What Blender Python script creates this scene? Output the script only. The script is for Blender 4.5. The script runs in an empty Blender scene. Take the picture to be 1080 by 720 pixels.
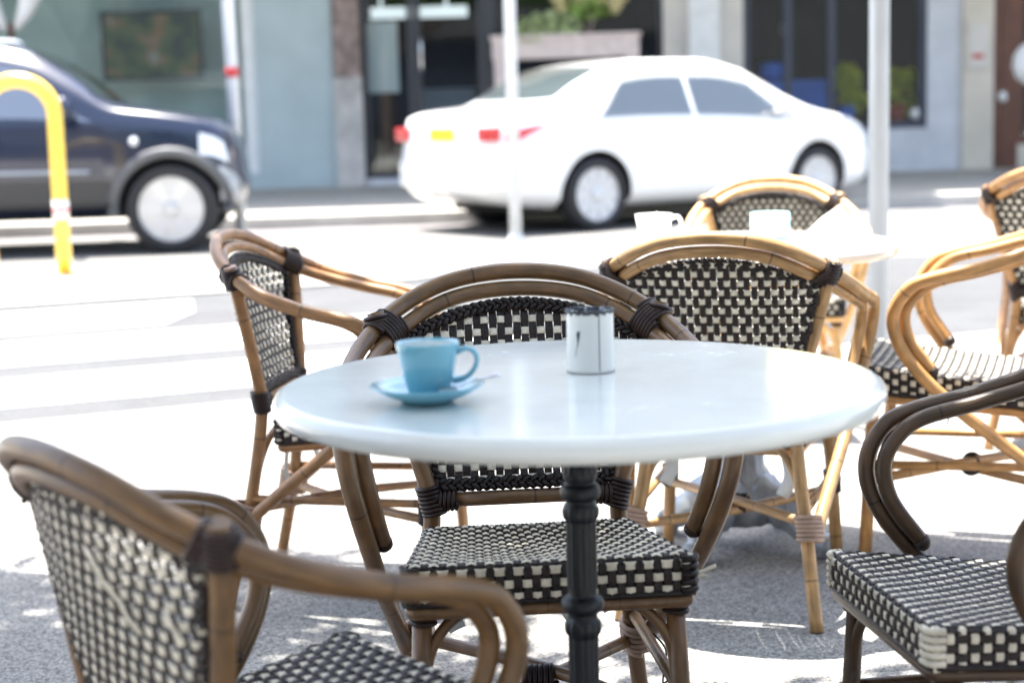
import bpy, bmesh, math, random
from mathutils import Vector, Matrix, Euler
random.seed(11)
C = bpy.context.scene
col = C.collection
R = math.radians

# ------------------------------------------------------------------ camera
cam_d = bpy.data.cameras.new('camera'); cam = bpy.data.objects.new('camera', cam_d); col.objects.link(cam)
CAM = Vector((0, 0, 1.082)); PITCH = 7.92; ROLL = 1.6
cam_d.sensor_width = 36; cam_d.lens = 59.33; cam_d.clip_start = .05; cam_d.clip_end = 2000
cam.matrix_world = Matrix.Translation(CAM) @ Matrix.Rotation(R(90-PITCH), 4, 'X') @ Matrix.Rotation(R(-ROLL), 4, 'Z')
cam_d.dof.use_dof = True; cam_d.dof.focus_distance = 2.75; cam_d.dof.aperture_fstop = 3.4
C.camera = cam
# ------------------------------------------------------------------ sky, sun, exposure
SUN_EL, SUN_AZ = 77.0, -25.0          # azimuth from +Y towards +X
w = bpy.data.worlds.new('World'); C.world = w; w.use_nodes = True
nt = w.node_tree; bg = nt.nodes['Background']
sky = nt.nodes.new('ShaderNodeTexSky'); sky.sky_type = 'NISHITA'; sky.sun_disc = False
sky.sun_elevation = R(SUN_EL); sky.sun_rotation = R(SUN_AZ)
sky.dust_density = 2.5; sky.ozone_density = .6; hs = nt.nodes.new('ShaderNodeHueSaturation'); hs.inputs['Saturation'].default_value = .80; nt.links.new(sky.outputs[0], hs.inputs['Color']); nt.links.new(hs.outputs[0], bg.inputs[0]); bg.inputs[1].default_value = .11
sd = bpy.data.lights.new('sun', 'SUN'); sd.energy = 4.2; sd.angle = R(.55); sd.color = (1, .955, .88)
sun = bpy.data.objects.new('sun', sd); col.objects.link(sun)
dirv = Vector((math.sin(R(SUN_AZ))*math.cos(R(SUN_EL)), math.cos(R(SUN_AZ))*math.cos(R(SUN_EL)), math.sin(R(SUN_EL))))
sun.rotation_euler = dirv.to_track_quat('Z', 'Y').to_euler(); sun.location = (0, 0, 30)
C.view_settings.view_transform = 'Standard'; C.view_settings.look = 'None'
C.view_settings.exposure = 2.5; C.view_settings.gamma = 1
C.render.engine = 'CYCLES'
C.cycles.max_bounces = 8; C.cycles.caustics_reflective = False; C.cycles.caustics_refractive = False

# ------------------------------------------------------------------ materials
def mat(name, base, rough=.6, metal=0, bump=0, bscale=60, var=0, vscale=8, coat=0, spec=.5, obj_tint=False, coord='Object', streak=None):
    m = bpy.data.materials.new(name); m.use_nodes = True
    t = m.node_tree; p = t.nodes['Principled BSDF']
    p.inputs['Base Color'].default_value = (*base, 1); p.inputs['Roughness'].default_value = rough
    p.inputs['Metallic'].default_value = metal; p.inputs['Coat Weight'].default_value = coat
    p.inputs['Specular IOR Level'].default_value = spec
    tc = t.nodes.new('ShaderNodeTexCoord'); src = tc.outputs[coord]
    if streak:
        mp = t.nodes.new('ShaderNodeMapping'); mp.inputs['Scale'].default_value = streak; t.links.new(src, mp.inputs[0]); src = mp.outputs[0]
    last = None
    if var:
        n = t.nodes.new('ShaderNodeTexNoise'); n.inputs['Scale'].default_value = vscale; n.inputs['Detail'].default_value = 6
        t.links.new(src, n.inputs['Vector'])
        cr = t.nodes.new('ShaderNodeMapRange'); cr.inputs[1].default_value = .3; cr.inputs[2].default_value = .7
        cr.inputs[3].default_value = 1-var; cr.inputs[4].default_value = 1+var
        t.links.new(n.outputs[0], cr.inputs[0])
        mx = t.nodes.new('ShaderNodeVectorMath'); mx.operation = 'SCALE'; mx.inputs[0].default_value = base
        t.links.new(cr.outputs[0], mx.inputs['Scale']); last = mx.outputs[0]
        t.links.new(last, p.inputs['Base Color'])
    if bump:
        n2 = t.nodes.new('ShaderNodeTexNoise'); n2.inputs['Scale'].default_value = bscale; n2.inputs['Detail'].default_value = 5
        t.links.new(src, n2.inputs['Vector'])
        b = t.nodes.new('ShaderNodeBump'); b.inputs['Strength'].default_value = bump; b.inputs['Distance'].default_value = .01
        t.links.new(n2.outputs[0], b.inputs['Height']); t.links.new(b.outputs[0], p.inputs['Normal'])
    return m

def cane_mat(name, base, rough=.42):
    """cane: honey brown, streaked along its length, with dark node rings (UV.x = metres along the cane)"""
    m = bpy.data.materials.new(name); m.use_nodes = True; t = m.node_tree; p = t.nodes['Principled BSDF']
    L = t.links.new
    def N(k, **kw):
        n = t.nodes.new('ShaderNode'+k)
        for a, b in kw.items(): setattr(n, a, b)
        return n
    uv = N('TexCoord'); sp = N('SeparateXYZ'); L(uv.outputs['UV'], sp.inputs[0])
    oi = N('ObjectInfo')
    # nodes
    md = N('Math', operation='MULTIPLY'); md.inputs[1].default_value = 3.6; L(sp.outputs[0], md.inputs[0])
    nz = N('TexNoise'); nz.inputs['Scale'].default_value = 1.7; L(uv.outputs['UV'], nz.inputs['Vector'])
    ad = N('Math', operation='ADD'); L(md.outputs[0], ad.inputs[0]); ad.inputs[1].default_value = .31
    fr = N('Math', operation='PINGPONG'); fr.inputs[1].default_value = .5; L(ad.outputs[0], fr.inputs[0])
    ring = N('MapRange'); ring.inputs[1].default_value = .003; ring.inputs[2].default_value = .010; ring.inputs[3].default_value = .4; ring.inputs[4].default_value = 1
    L(fr.outputs[0], ring.inputs[0])
    # streaks
    mp = N('Mapping'); mp.inputs['Scale'].default_value = (7, 3, 1); L(uv.outputs['UV'], mp.inputs[0])
    n1 = N('TexNoise'); n1.inputs['Scale'].default_value = 2.2; n1.inputs['Detail'].default_value = 7; L(mp.outputs[0], n1.inputs['Vector'])
    r1 = N('MapRange'); r1.inputs[1].default_value = .3; r1.inputs[2].default_value = .72; r1.inputs[3].default_value = .62; r1.inputs[4].default_value = 1.35
    L(n1.outputs[0], r1.inputs[0])
    n3 = N('TexNoise'); n3.inputs['Scale'].default_value = 26; n3.inputs['Detail'].default_value = 4; L(uv.outputs['Object'], n3.inputs['Vector'])
    r3 = N('MapRange'); r3.inputs[1].default_value = .3; r3.inputs[2].default_value = .7; r3.inputs[3].default_value = .82; r3.inputs[4].default_value = 1.15
    L(n3.outputs[0], r3.inputs[0])
    m1 = N('Math', operation='MULTIPLY'); L(ring.outputs[0], m1.inputs[0]); L(r1.outputs[0], m1.inputs[1])
    m2 = N('Math', operation='MULTIPLY'); L(m1.outputs[0], m2.inputs[0]); L(r3.outputs[0], m2.inputs[1])
    vm = N('VectorMath', operation='SCALE'); vm.inputs[0].default_value = base; L(m2.outputs[0], vm.inputs['Scale'])
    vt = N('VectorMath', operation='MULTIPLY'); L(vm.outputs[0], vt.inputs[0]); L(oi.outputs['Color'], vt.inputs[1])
    L(vt.outputs[0], p.inputs['Base Color'])
    p.inputs['Roughness'].default_value = rough; p.inputs['Coat Weight'].default_value = .16; p.inputs['Coat Roughness'].default_value = .22
    b = N('Bump'); b.inputs['Strength'].default_value = .35; b.inputs['Distance'].default_value = .002
    L(m1.outputs[0], b.inputs['Height']); L(b.outputs[0], p.inputs['Normal'])
    return m

M = {}
M['cane'] = cane_mat('cane', (.41, .245, .105))
M['dark_strand'] = mat('dark_strand', (.011, .0055, .0045), .40, bump=.35, bscale=160, var=.5, vscale=40, spec=.42)
M['white_strand'] = mat('white_strand', (.78, .72, .58), .42, bump=.3, bscale=160, var=.22, vscale=30)
M['binding'] = mat('binding', (.024, .012, .009), .45, spec=.4, var=.35, vscale=30)
M['pale_binding'] = mat('pale_binding', (.34, .23, .17), .55, var=.2, vscale=30)
M['underseat'] = mat('underseat', (.03, .02, .016), .7)
M['cloth_tie'] = mat('cloth_tie', (.62, .66, .66), .85, var=.1)
M['marble'] = mat('marble', (.72, .75, .71), .22, var=.018, vscale=5, coat=.7)
M['marble'].node_tree.nodes['Principled BSDF'].inputs['Coat Roughness'].default_value = .09
def worn_top():
    m = M['marble']; t = m.node_tree; p = t.nodes['Principled BSDF']; L = t.links.new
    tc = t.nodes.new('ShaderNodeTexCoord')
    n = t.nodes.new('ShaderNodeTexNoise'); n.inputs['Scale'].default_value = 9; n.inputs['Detail'].default_value = 9; n.inputs['Roughness'].default_value = .7; L(tc.outputs['Object'], n.inputs['Vector'])
    for nm, a, b in (('Roughness', .20, .28), ('Coat Roughness', .07, .12)):
        r = t.nodes.new('ShaderNodeMapRange'); r.inputs[1].default_value = .35; r.inputs[2].default_value = .68; r.inputs[3].default_value = a; r.inputs[4].default_value = b
        L(n.outputs[0], r.inputs[0]); L(r.outputs[0], p.inputs[nm])
    # grey veins and small specks in the stone
    mp = t.nodes.new('ShaderNodeMapping'); mp.inputs['Rotation'].default_value = (0, 0, .6); mp.inputs['Scale'].default_value = (1, 2.6, 1); L(tc.outputs['Object'], mp.inputs[0])
    w2 = t.nodes.new('ShaderNodeTexNoise'); w2.inputs['Scale'].default_value = 4.5; w2.inputs['Detail'].default_value = 8; w2.inputs['Distortion'].default_value = 1.2; L(mp.outputs[0], w2.inputs['Vector'])
    pp = t.nodes.new('ShaderNodeMath'); pp.operation = 'SUBTRACT'; pp.inputs[1].default_value = .5; L(w2.outputs[0], pp.inputs[0])
    ab = t.nodes.new('ShaderNodeMath'); ab.operation = 'ABSOLUTE'; L(pp.outputs[0], ab.inputs[0])
    v = t.nodes.new('ShaderNodeMapRange'); v.inputs[1].default_value = 0; v.inputs[2].default_value = .035; v.inputs[3].default_value = .985; v.inputs[4].default_value = 1; L(ab.outputs[0], v.inputs[0])
    vo = t.nodes.new('ShaderNodeTexVoronoi'); vo.inputs['Scale'].default_value = 55; L(tc.outputs['Object'], vo.inputs['Vector'])
    vs = t.nodes.new('ShaderNodeMapRange'); vs.inputs[1].default_value = .03; vs.inputs[2].default_value = .07; vs.inputs[3].default_value = .9; vs.inputs[4].default_value = 1; L(vo.outputs['Distance'], vs.inputs[0])
    mu = t.nodes.new('ShaderNodeMath'); mu.operation = 'MULTIPLY'; L(v.outputs[0], mu.inputs[0]); L(vs.outputs[0], mu.inputs[1])
    src = p.inputs['Base Color'].links[0].from_socket; sc = t.nodes.new('ShaderNodeVectorMath'); sc.operation = 'SCALE'; L(src, sc.inputs[0]); L(mu.outputs[0], sc.inputs['Scale']); L(sc.outputs[0], p.inputs['Base Color'])
worn_top()
M['black_iron'] = mat('black_iron', (.005, .008, .011), .42, metal=0, bump=.15, bscale=70, var=.3, vscale=14, spec=.4)
M['grey_iron'] = mat('grey_iron', (.36, .39, .43), .4, metal=.4, bump=.6, bscale=26, var=.35, vscale=12)
M['blue_glaze'] = mat('blue_glaze', (.16, .42, .52), .16, var=.04, coat=.5)
M['blue_inner'] = mat('blue_inner', (.75, .80, .80), .2, coat=.5)
M['coffee'] = mat('coffee', (.26, .15, .09), .35, var=.35, vscale=60)
M['steel'] = mat('steel', (.62, .63, .66), .18, metal=1)
M['enamel'] = None
M['dark_rim'] = mat('dark_rim', (.03, .035, .04), .5, bump=.6, bscale=90, var=.5, vscale=50)
M['paper'] = mat('paper', (.72, .72, .70), .8)
M['white_china'] = mat('white_china', (.86, .87, .87), .2, coat=.4)
M['teal_tin'] = mat('teal_tin', (.42, .74, .76), .4)
M['wire'] = mat('wire', (.012, .012, .012), .5)
# enamel tin: white with a worn dark chip and fine dirt
def enamel():
    m = mat('enamel', (.72, .72, .67), .35, bump=.1, bscale=40, var=.05, vscale=12)
    t = m.node_tree; p = t.nodes['Principled BSDF']; L = t.links.new
    src = p.inputs['Base Color'].links[0].from_socket
    tc = t.nodes.new('ShaderNodeTexCoord')
    n = t.nodes.new('ShaderNodeTexNoise'); n.inputs['Scale'].default_value = 55; n.inputs['Detail'].default_value = 5; n.inputs['Roughness'].default_value = .7
    L(tc.outputs['Object'], n.inputs['Vector'])
    mr = t.nodes.new('ShaderNodeMapRange'); mr.inputs[1].default_value = .67; mr.inputs[2].default_value = .72; L(n.outputs[0], mr.inputs[0])
    mx = t.nodes.new('ShaderNodeMix'); mx.data_type = 'RGBA'; L(mr.outputs[0], mx.inputs['Factor'])
    L(src, mx.inputs['A']); mx.inputs['B'].default_value = (.10, .11, .12, 1); L(mx.outputs['Result'], p.inputs['Base Color'])
    return m
M['enamel'] = enamel()
M['chip'] = mat('chip', (.05, .055, .06), .6)

# ------------------------------------------------------------------ mesh helpers
class MB:
    def __init__(s): s.v = []; s.f = []; s.m = []; s.uv = []; s.sm = []
    def face(s, idx, mi=0, uvs=None, smooth=True):
        s.f.append(tuple(idx)); s.m.append(mi); s.uv.append(uvs or [(0, 0)]*len(idx)); s.sm.append(smooth)
    def sweep(s, pts, r, n=10, mi=0, caps=True, cross=None, up=None, u0=0, closed=False, smooth=True):
        """tube along pts; r a number or a list; cross = list of (lateral, normal) in units of r"""
        pts = [Vector(p) for p in pts]; N = len(pts)
        rs = r if isinstance(r, (list, tuple)) else [r]*N
        cs = cross or [(math.cos(2*math.pi*k/n), math.sin(2*math.pi*k/n)) for k in range(n)]
        n = len(cs); base = len(s.v); prev = None; L = u0 or (len(s.v)*.037+pts[0].x*3.1+pts[0].z*1.7) % 1; Ls = []
        for i in range(N):
            if closed: t = (pts[(i+1) % N]-pts[i-1])
            else: t = pts[min(i+1, N-1)]-pts[max(i-1, 0)]
            if t.length < 1e-9: t = Vector((0, 0, 1))
            t.normalize()
            if up is not None:
                nn = up[i] if isinstance(up, list) else Vector(up)
                nn = (nn-t*nn.dot(t)).normalized()
            elif prev is None:
                a = Vector((0, 0, 1)) if abs(t.z) < .9 else Vector((1, 0, 0))
                nn = (a-t*a.dot(t)).normalized()
            else:
                nn = (prev-t*prev.dot(t)).normalized()
            prev = nn; b = t.cross(nn)
            if i: L += (pts[i]-pts[i-1]).length
            Ls.append(L)
            for (x, y) in cs: s.v.append(pts[i]+(b*x+nn*y)*rs[i])
        for i in range(N if closed else N-1):
            j = (i+1) % N
            for k in range(n):
                k2 = (k+1) % n; va, vb = k/n, (k+1)/n
                s.face((base+i*n+k, base+i*n+k2, base+j*n+k2, base+j*n+k), mi, [(Ls[i], va), (Ls[i], vb), (Ls[j], vb), (Ls[j], va)], smooth)
        if caps and not closed:
            s.face([base+k for k in range(n)][::-1], mi, None, False); s.face([base+(N-1)*n+k for k in range(n)], mi, None, False)
    def lathe(s, prof, n=32, mi=0, c=(0, 0, 0), mod=None, mats=None, sx=1, sy=1):
        base = len(s.v); c = Vector(c); K = len(prof)
        for i, (r, z) in enumerate(prof):
            for k in range(n):
                a = 2*math.pi*k/n; rr = r*(mod(a, z) if mod else 1)
                s.v.append(c+Vector((rr*math.cos(a)*sx, rr*math.sin(a)*sy, z)))
        for i in range(K-1):
            for k in range(n):
                k2 = (k+1) % n
                s.face((base+i*n+k, base+i*n+k2, base+(i+1)*n+k2, base+(i+1)*n+k), mats[i] if mats else mi)
        if prof[0][0] > 1e-4: s.face([base+k for k in range(n)][::-1], mi, None, False)
        if prof[-1][0] > 1e-4: s.face([base+(K-1)*n+k for k in range(n)], mi, None, False)
    def box(s, x0, x1, y0, y1, z0, z1, mi=0, T=None):
        b = len(s.v)
        for z in (z0, z1):
            for (x, y) in ((x0, y0), (x1, y0), (x1, y1), (x0, y1)):
                p = Vector((x, y, z)); s.v.append(T @ p if T else p)
        for f in ((0, 3, 2, 1), (4, 5, 6, 7), (0, 1, 5, 4), (1, 2, 6, 5), (2, 3, 7, 6), (3, 0, 4, 7)): s.face([b+i for i in f], mi, None, False)
    def grid(s, fn, nu, nv, mi=0, smooth=True):
        b = len(s.v)
        for i in range(nu+1):
            for j in range(nv+1): s.v.append(Vector(fn(i/nu, j/nv)))
        for i in range(nu):
            for j in range(nv):
                a = b+i*(nv+1)+j; s.face((a, a+nv+1, a+nv+2, a+1), mi, None, smooth)
    def poly(s, pts, z0, z1, mi=0):
        b = len(s.v); n = len(pts)
        for z in (z0, z1):
            for (x, y) in pts: s.v.append(Vector((x, y, z)))
        s.face([b+i for i in range(n)][::-1], mi, None, False); s.face([b+n+i for i in range(n)], mi, None, False)
        for i in range(n): j = (i+1) % n; s.face((b+i, b+j, b+n+j, b+n+i), mi, None, False)
    def mesh(s, name, mats):
        me = bpy.data.meshes.new(name); me.from_pydata([tuple(v) for v in s.v], [], s.f)
        for m in (mats if isinstance(mats, (list, tuple)) else [mats]): me.materials.append(m)
        me.polygons.foreach_set('material_index', s.m); me.polygons.foreach_set('use_smooth', s.sm)
        ul = me.uv_layers.new(name='UVMap'); flat = [c for f in s.uv for uv in f for c in uv]
        ul.data.foreach_set('uv', flat); me.update(); return me
    def build(s, name, mats, parent=None, bevel=0, loc=None):
        o = bpy.data.objects.new(name, s.mesh(name, mats)); col.objects.link(o)
        if parent: o.parent = parent
        if loc: o.location = loc
        if bevel:
            b = o.modifiers.new('bevel', 'BEVEL'); b.width = bevel; b.segments = 2; b.limit_method = 'ANGLE'
        return o

def cr(pts, per=8):
    """Catmull-Rom through the points"""
    P = [Vector(p) for p in pts]; P = [P[0]*2-P[1]]+P+[P[-1]*2-P[-2]]; out = []
    for i in range(1, len(P)-2):
        for k in range(per):
            t = k/per; a, b, c, d = P[i-1], P[i], P[i+1], P[i+2]
            out.append(.5*((2*b)+(c-a)*t+(2*a-5*b+4*c-d)*t*t+(3*b-a-3*c+d)*t**3))
    out.append(P[-2]); return out
def lerp_tab(tab, x):
    if x <= tab[0][0]: return tab[0][1]
    for (a, b), (c, d) in zip(tab, tab[1:]):
        if x <= c: return b+(d-b)*(x-a)/(c-a)
    return tab[-1][1]
def smooth_tab(tab, x):
    """monotone-ish cubic through table"""
    n = len(tab)
    if x <= tab[0][0]: return tab[0][1]
    if x >= tab[-1][0]: return tab[-1][1]
    for i in range(n-1):
        if x <= tab[i+1][0]:
            x0, y0 = tab[i]; x1, y1 = tab[i+1]; h = x1-x0; d = (y1-y0)/h
            dm = (y0-tab[i-1][1])/(x0-tab[i-1][0]) if i else d
            dp = (tab[i+2][1]-y1)/(tab[i+2][0]-x1) if i < n-2 else d
            m0 = 0 if dm*d <= 0 else 2*dm*d/(dm+d); m1 = 0 if dp*d <= 0 else 2*dp*d/(dp+d)
            t = (x-x0)/h
            return (2*t**3-3*t*t+1)*y0+(t**3-2*t*t+t)*h*m0+(-2*t**3+3*t*t)*y1+(t**3-t*t)*h*m1

def tag(o, label=None, cat=None, group=None, kind=None):
    if label: o['label'] = label
    if cat: o['category'] = cat
    if group: o['group'] = group
    if kind: o['kind'] = kind
    return o
def empty(name, loc=(0, 0, 0), rz=0):
    o = bpy.data.objects.new(name, None); col.objects.link(o); o.location = loc; o.rotation_euler = (0, 0, rz)
    o.empty_display_size = .1; return o
def kids(o): return [x for x in bpy.data.objects if x.parent == o]
def copy_tree(o, parent=None):
    c = o.copy(); col.objects.link(c)
    if parent: c.parent = parent
    for k in kids(o): copy_tree(k, c)
    return c

# ------------------------------------------------------------------ ground
def ground_mat(name, base, fine=.5, patch=.15, scale=240, rough=.9, spec=.3, bump=.5):
    m = bpy.data.materials.new(name); m.use_nodes = True; t = m.node_tree; p = t.nodes['Principled BSDF']; L = t.links.new
    tc = t.nodes.new('ShaderNodeTexCoord')
    v = t.nodes.new('ShaderNodeTexVoronoi'); v.inputs['Scale'].default_value = scale; L(tc.outputs['Object'], v.inputs['Vector'])
    sp = t.nodes.new('ShaderNodeSeparateColor'); L(v.outputs['Color'], sp.inputs[0])
    r = t.nodes.new('ShaderNodeMapRange'); r.inputs[3].default_value = 1-fine; r.inputs[4].default_value = 1+fine; L(sp.outputs[0], r.inputs[0])
    n = t.nodes.new('ShaderNodeTexNoise'); n.inputs['Scale'].default_value = 1.6; n.inputs['Detail'].default_value = 8; n.inputs['Roughness'].default_value = .65; L(tc.outputs['Object'], n.inputs['Vector'])
    r2 = t.nodes.new('ShaderNodeMapRange'); r2.inputs[1].default_value = .3; r2.inputs[2].default_value = .7; r2.inputs[3].default_value = 1-patch; r2.inputs[4].default_value = 1+patch; L(n.outputs[0], r2.inputs[0])
    mu = t.nodes.new('ShaderNodeMath'); mu.operation = 'MULTIPLY'; L(r.outputs[0], mu.inputs[0]); L(r2.outputs[0], mu.inputs[1])
    vm = t.nodes.new('ShaderNodeVectorMath'); vm.operation = 'SCALE'; vm.inputs[0].default_value = base; L(mu.outputs[0], vm.inputs['Scale'])
    L(vm.outputs[0], p.inputs['Base Color']); p.inputs['Roughness'].default_value = rough; p.inputs['Specular IOR Level'].default_value = spec
    b = t.nodes.new('ShaderNodeBump'); b.inputs['Strength'].default_value = bump; b.inputs['Distance'].default_value = .004
    L(v.outputs['Distance'], b.inputs['Height']); L(b.outputs[0], p.inputs['Normal'])
    return m
M['asphalt'] = ground_mat('asphalt', (.070, .072, .076), .45, .18)
M['footpath'] = ground_mat('footpath', (.265, .258, .245), .55, .18, 210)
M['pale_path'] = ground_mat('pale_path', (.38, .365, .33), .25, .1, 120)
M['kerb'] = ground_mat('kerb', (.42, .41, .38), .2, .15, 90)
M['line_paint'] = ground_mat('line_paint', (.74, .74, .72), .10, .08, 150, .6)
M['dark_path'] = ground_mat('dark_path', (.21, .20, .205), .2, .12, 60)

g = MB(); g.box(-200, 200, -60, 300, -.5, 0); tag(g.build('road', M['asphalt']), kind='structure')
# slope of the crossing: about 20 degrees
S20 = .41
def yl(x, y_at_m2): return y_at_m2+S20*(x+2)
# near footpath (café side), a sheet with its kerb flush to the crossing
g = MB(); g.poly([(-30, -40), (30, -40), (30, yl(30, 5.75)), (-30, yl(-30, 5.75))], -.1, .004)
tag(g.build('footpath', M['footpath']), kind='structure')
g = MB(); g.poly([(-30, yl(-30, 5.75)), (30, yl(30, 5.75)), (30, yl(30, 5.90)), (-30, yl(-30, 5.90))], -.1, .006)
tag(g.build('kerb', M['kerb']), kind='structure')
# zebra bars
bars = [(6.30, 7.07, -6, .1), (7.53, 8.39, -6, -.7), (8.77, 9.83, -6, -1.83)]
for (a, b, x0, x1) in bars:
    g = MB(); g.poly([(x0, yl(x0, a)), (x1, yl(x1, a)), (x1+.06, yl(x1, (a+b)/2)), (x1-.05, yl(x1, b)), (x0, yl(x0, b))], -.05, .004)
    tag(g.build('crossing_stripe', M['line_paint']), kind='structure')
# paved island carrying the yellow hoop
g = MB(); g.poly([(-30, yl(-30, 10.15)), (-.6, yl(-.6, 10.15)), (-.1, 11.4), (-.6, 12.35), (-30, 12.1)], -.05, .018)
tag(g.build('paved_island', M['pale_path']), kind='structure')
# far kerb and footpath
def yk(x): return 15.7+.085*(x+2.44)
M['lane_concrete'] = ground_mat('lane_concrete', (.17, .168, .16), .3, .2, 150)
g = MB(); g.poly([(-30, 12.6), (-.6, 12.6), (.3, 11.2), (30, 13.5), (30, yk(30)-.36), (-30, yk(-30)-.36)], -.05, .0045)
tag(g.build('parking_lane', M['lane_concrete']), kind='structure')
g = MB(); g.poly([(-40, yk(-40)+.16), (40, yk(40)+.16), (40, 26), (-40, 26)], -.1, .12)
tag(g.build('far_footpath', M['pale_path']), kind='structure')
g = MB(); g.poly([(-40, yk(-40)), (40, yk(40)), (40, yk(40)+.157), (-40, yk(-40)+.157)], -.1, .125)
tag(g.build('far_kerb', M['kerb']), kind='structure')
g = MB(); g.poly([(-40, yk(-40)-.35), (40, yk(40)-.35), (40, yk(40)-.003), (-40, yk(-40)-.003)], -.1, .005)
tag(g.build('gutter', M['dark_path']), kind='structure')

# ------------------------------------------------------------------ shops across the road
FY = 21.8; PX = FY/1740
def fx(px): return -6.446+.012114*px
def fz(px, py): return 1.41-px*.000335+(100-py)*.01189
M['sage_wall'] = mat('sage_wall', (.44, .53, .55), .7, bump=.2, bscale=12, var=.07, vscale=2)
M['inner_wall'] = mat('inner_wall', (.60, .66, .63), .8, var=.10, vscale=1.5)
M['white_frame'] = mat('white_frame', (.80, .82, .82), .5, var=.06)
M['stone'] = mat('stone', (.50, .48, .46), .85, bump=.5, bscale=9, var=.22, vscale=5)
M['brick_brown'] = mat('brick_brown', (.27, .21, .19), .85, bump=.5, bscale=9, var=.5, vscale=7)
M['cream'] = mat('cream', (.68, .65, .60), .75, var=.10, vscale=3, bump=.2, bscale=10)
M['beige'] = mat('beige', (.64, .59, .50), .75, var=.08, vscale=3)
M['grey_render'] = mat('grey_render', (.60, .62, .66), .75, var=.10, vscale=3)
M['dark_metal'] = mat('dark_metal', (.035, .04, .05), .4)
M['dark_room'] = mat('dark_room', (.022, .022, .028), .9, var=.4, vscale=1.2)
M['mullion'] = mat('mullion', (.05, .06, .09), .45)
M['brown_wood'] = mat('brown_wood', (.13, .05, .028), .5, var=.3, vscale=6, streak=(6, 6, 1))
M['terracotta'] = mat('terracotta', (.78, .66, .62), .8, var=.12)
M['leaf'] = mat('leaf', (.10, .19, .035), .5, var=.5, vscale=5)
M['leaf_light'] = mat('leaf_light', (.50, .60, .32), .5, var=.4, vscale=7)
M['shrub_leaf'] = mat('shrub_leaf', (.30, .46, .12), .5, var=.5, vscale=5)
M['blossom'] = mat('blossom', (.85, .76, .45), .6, var=.2, vscale=7)
M['yellow_leaf'] = mat('yellow_leaf', (.62, .62, .06), .55, var=.3)
M['blue_item'] = mat('blue_item', (.06, .20, .80), .5)
M['white_item'] = mat('white_item', (.8, .8, .8), .5)
M['red_item'] = mat('red_item', (.55, .09, .06), .5)
M['cafe_wall'] = mat('cafe_wall', (.15, .15, .15), .8, var=.1, vscale=2)
M['reflector_yellow'] = mat('reflector_yellow', (.80, .66, .06), .5)
M['roof_sheet'] = mat('roof_sheet', (.42, .43, .44), .5, var=.05)
def glass_mat(name, tint=(.9, .95, .95), refl=.0):
    m = bpy.data.materials.new(name); m.use_nodes = True; t = m.node_tree; L = t.links.new
    for n in list(t.nodes):
        if n.type == 'BSDF_PRINCIPLED': t.nodes.remove(n)
    tr = t.nodes.new('ShaderNodeBsdfTransparent'); tr.inputs[0].default_value = (*tint, 1)
    gl = t.nodes.new('ShaderNodeBsdfGlossy'); gl.inputs['Roughness'].default_value = .03
    fr = t.nodes.new('ShaderNodeFresnel'); fr.inputs[0].default_value = 1.5
    ad = t.nodes.new('ShaderNodeMath'); ad.operation = 'ADD'; ad.inputs[1].default_value = refl; L(fr.outputs[0], ad.inputs[0])
    mx = t.nodes.new('ShaderNodeMixShader'); L(ad.outputs[0], mx.inputs[0]); L(tr.outputs[0], mx.inputs[1]); L(gl.outputs[0], mx.inputs[2])
    L(mx.outputs[0], t.nodes['Material Output'].inputs[0]); return m
M['shop_glass'] = glass_mat('shop_glass')
M['tinted'] = glass_mat('tinted', (.35, .42, .45), .10)

FH = 6.5      # facade height
F0 = .12      # footpath level
def wall_bm(x0, x1, z0, z1, y0=FY, th=.35): m_ = MB(); m_.box(x0, x1, y0, y0+th, z0, z1); return m_
def window(parent, x0, x1, z0, z1, fr, fm, y=FY, mulls=(), rails=(), door=False, glass='shop_glass'):
    """a shop window: frame part with its pane as sub-part"""
    f = MB(); d = .10; yy = y+.06
    f.box(x0, x0+fr, yy, yy+d, z0, z1); f.box(x1-fr, x1, yy, yy+d, z0, z1)
    f.box(x0+fr, x1-fr, yy, yy+d, z0, z0+fr); f.box(x0+fr, x1-fr, yy, yy+d, z1-fr, z1)
    for mx_ in mulls: f.box(mx_-.05, mx_+.05, yy+.01, yy+d-.01, z0+fr, z1-fr)
    fo = f.build('door' if door else 'window', fm, parent)
    p = MB(); p.box(x0+fr, x1-fr, yy+.04, yy+.052, z0+fr, z1-fr); p.build('pane', M[glass], fo)
    return fo

# --- shop 1: sage painted shop with a wide window
a = empty('sage_shop', (0, 0, 0)); tag(a, 'grey green painted shop with a wide pale framed window behind the dark four wheel drive', 'shop')
wx0, wx1 = fx(-160), fx(270); wz0, wz1 = fz(260, 184), 3.3
m_ = MB(); m_.box(fx(-420), wx0, FY, FY+.3, F0, FH); m_.box(wx0, wx1, FY, FY+.3, F0, wz0); m_.box(wx1, fx(352), FY, FY+.3, F0, FH); m_.box(wx0, wx1, FY, FY+.3, wz1, FH)
m_.build('wall', M['sage_wall'], a)
window(a, wx0, wx1, wz0, wz1, .16, M['white_frame'], mulls=(fx(-60),))
m_ = MB(); m_.box(wx0, wx1, FY+1.1, FY+1.2, F0, wz1); m_.box(wx0, wx1, FY+.3, FY+1.1, wz1, wz1+.05); m_.box(wx0, wx1, FY+.3, FY+1.1, F0, wz0-.02); m_.build('display_wall', M['inner_wall'], a)
m_ = MB(); m_.box(fx(-420), fx(352), FY+.3, FY+8, FH-.3, FH-.05); m_.build('roof', M['roof_sheet'], a)
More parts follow.
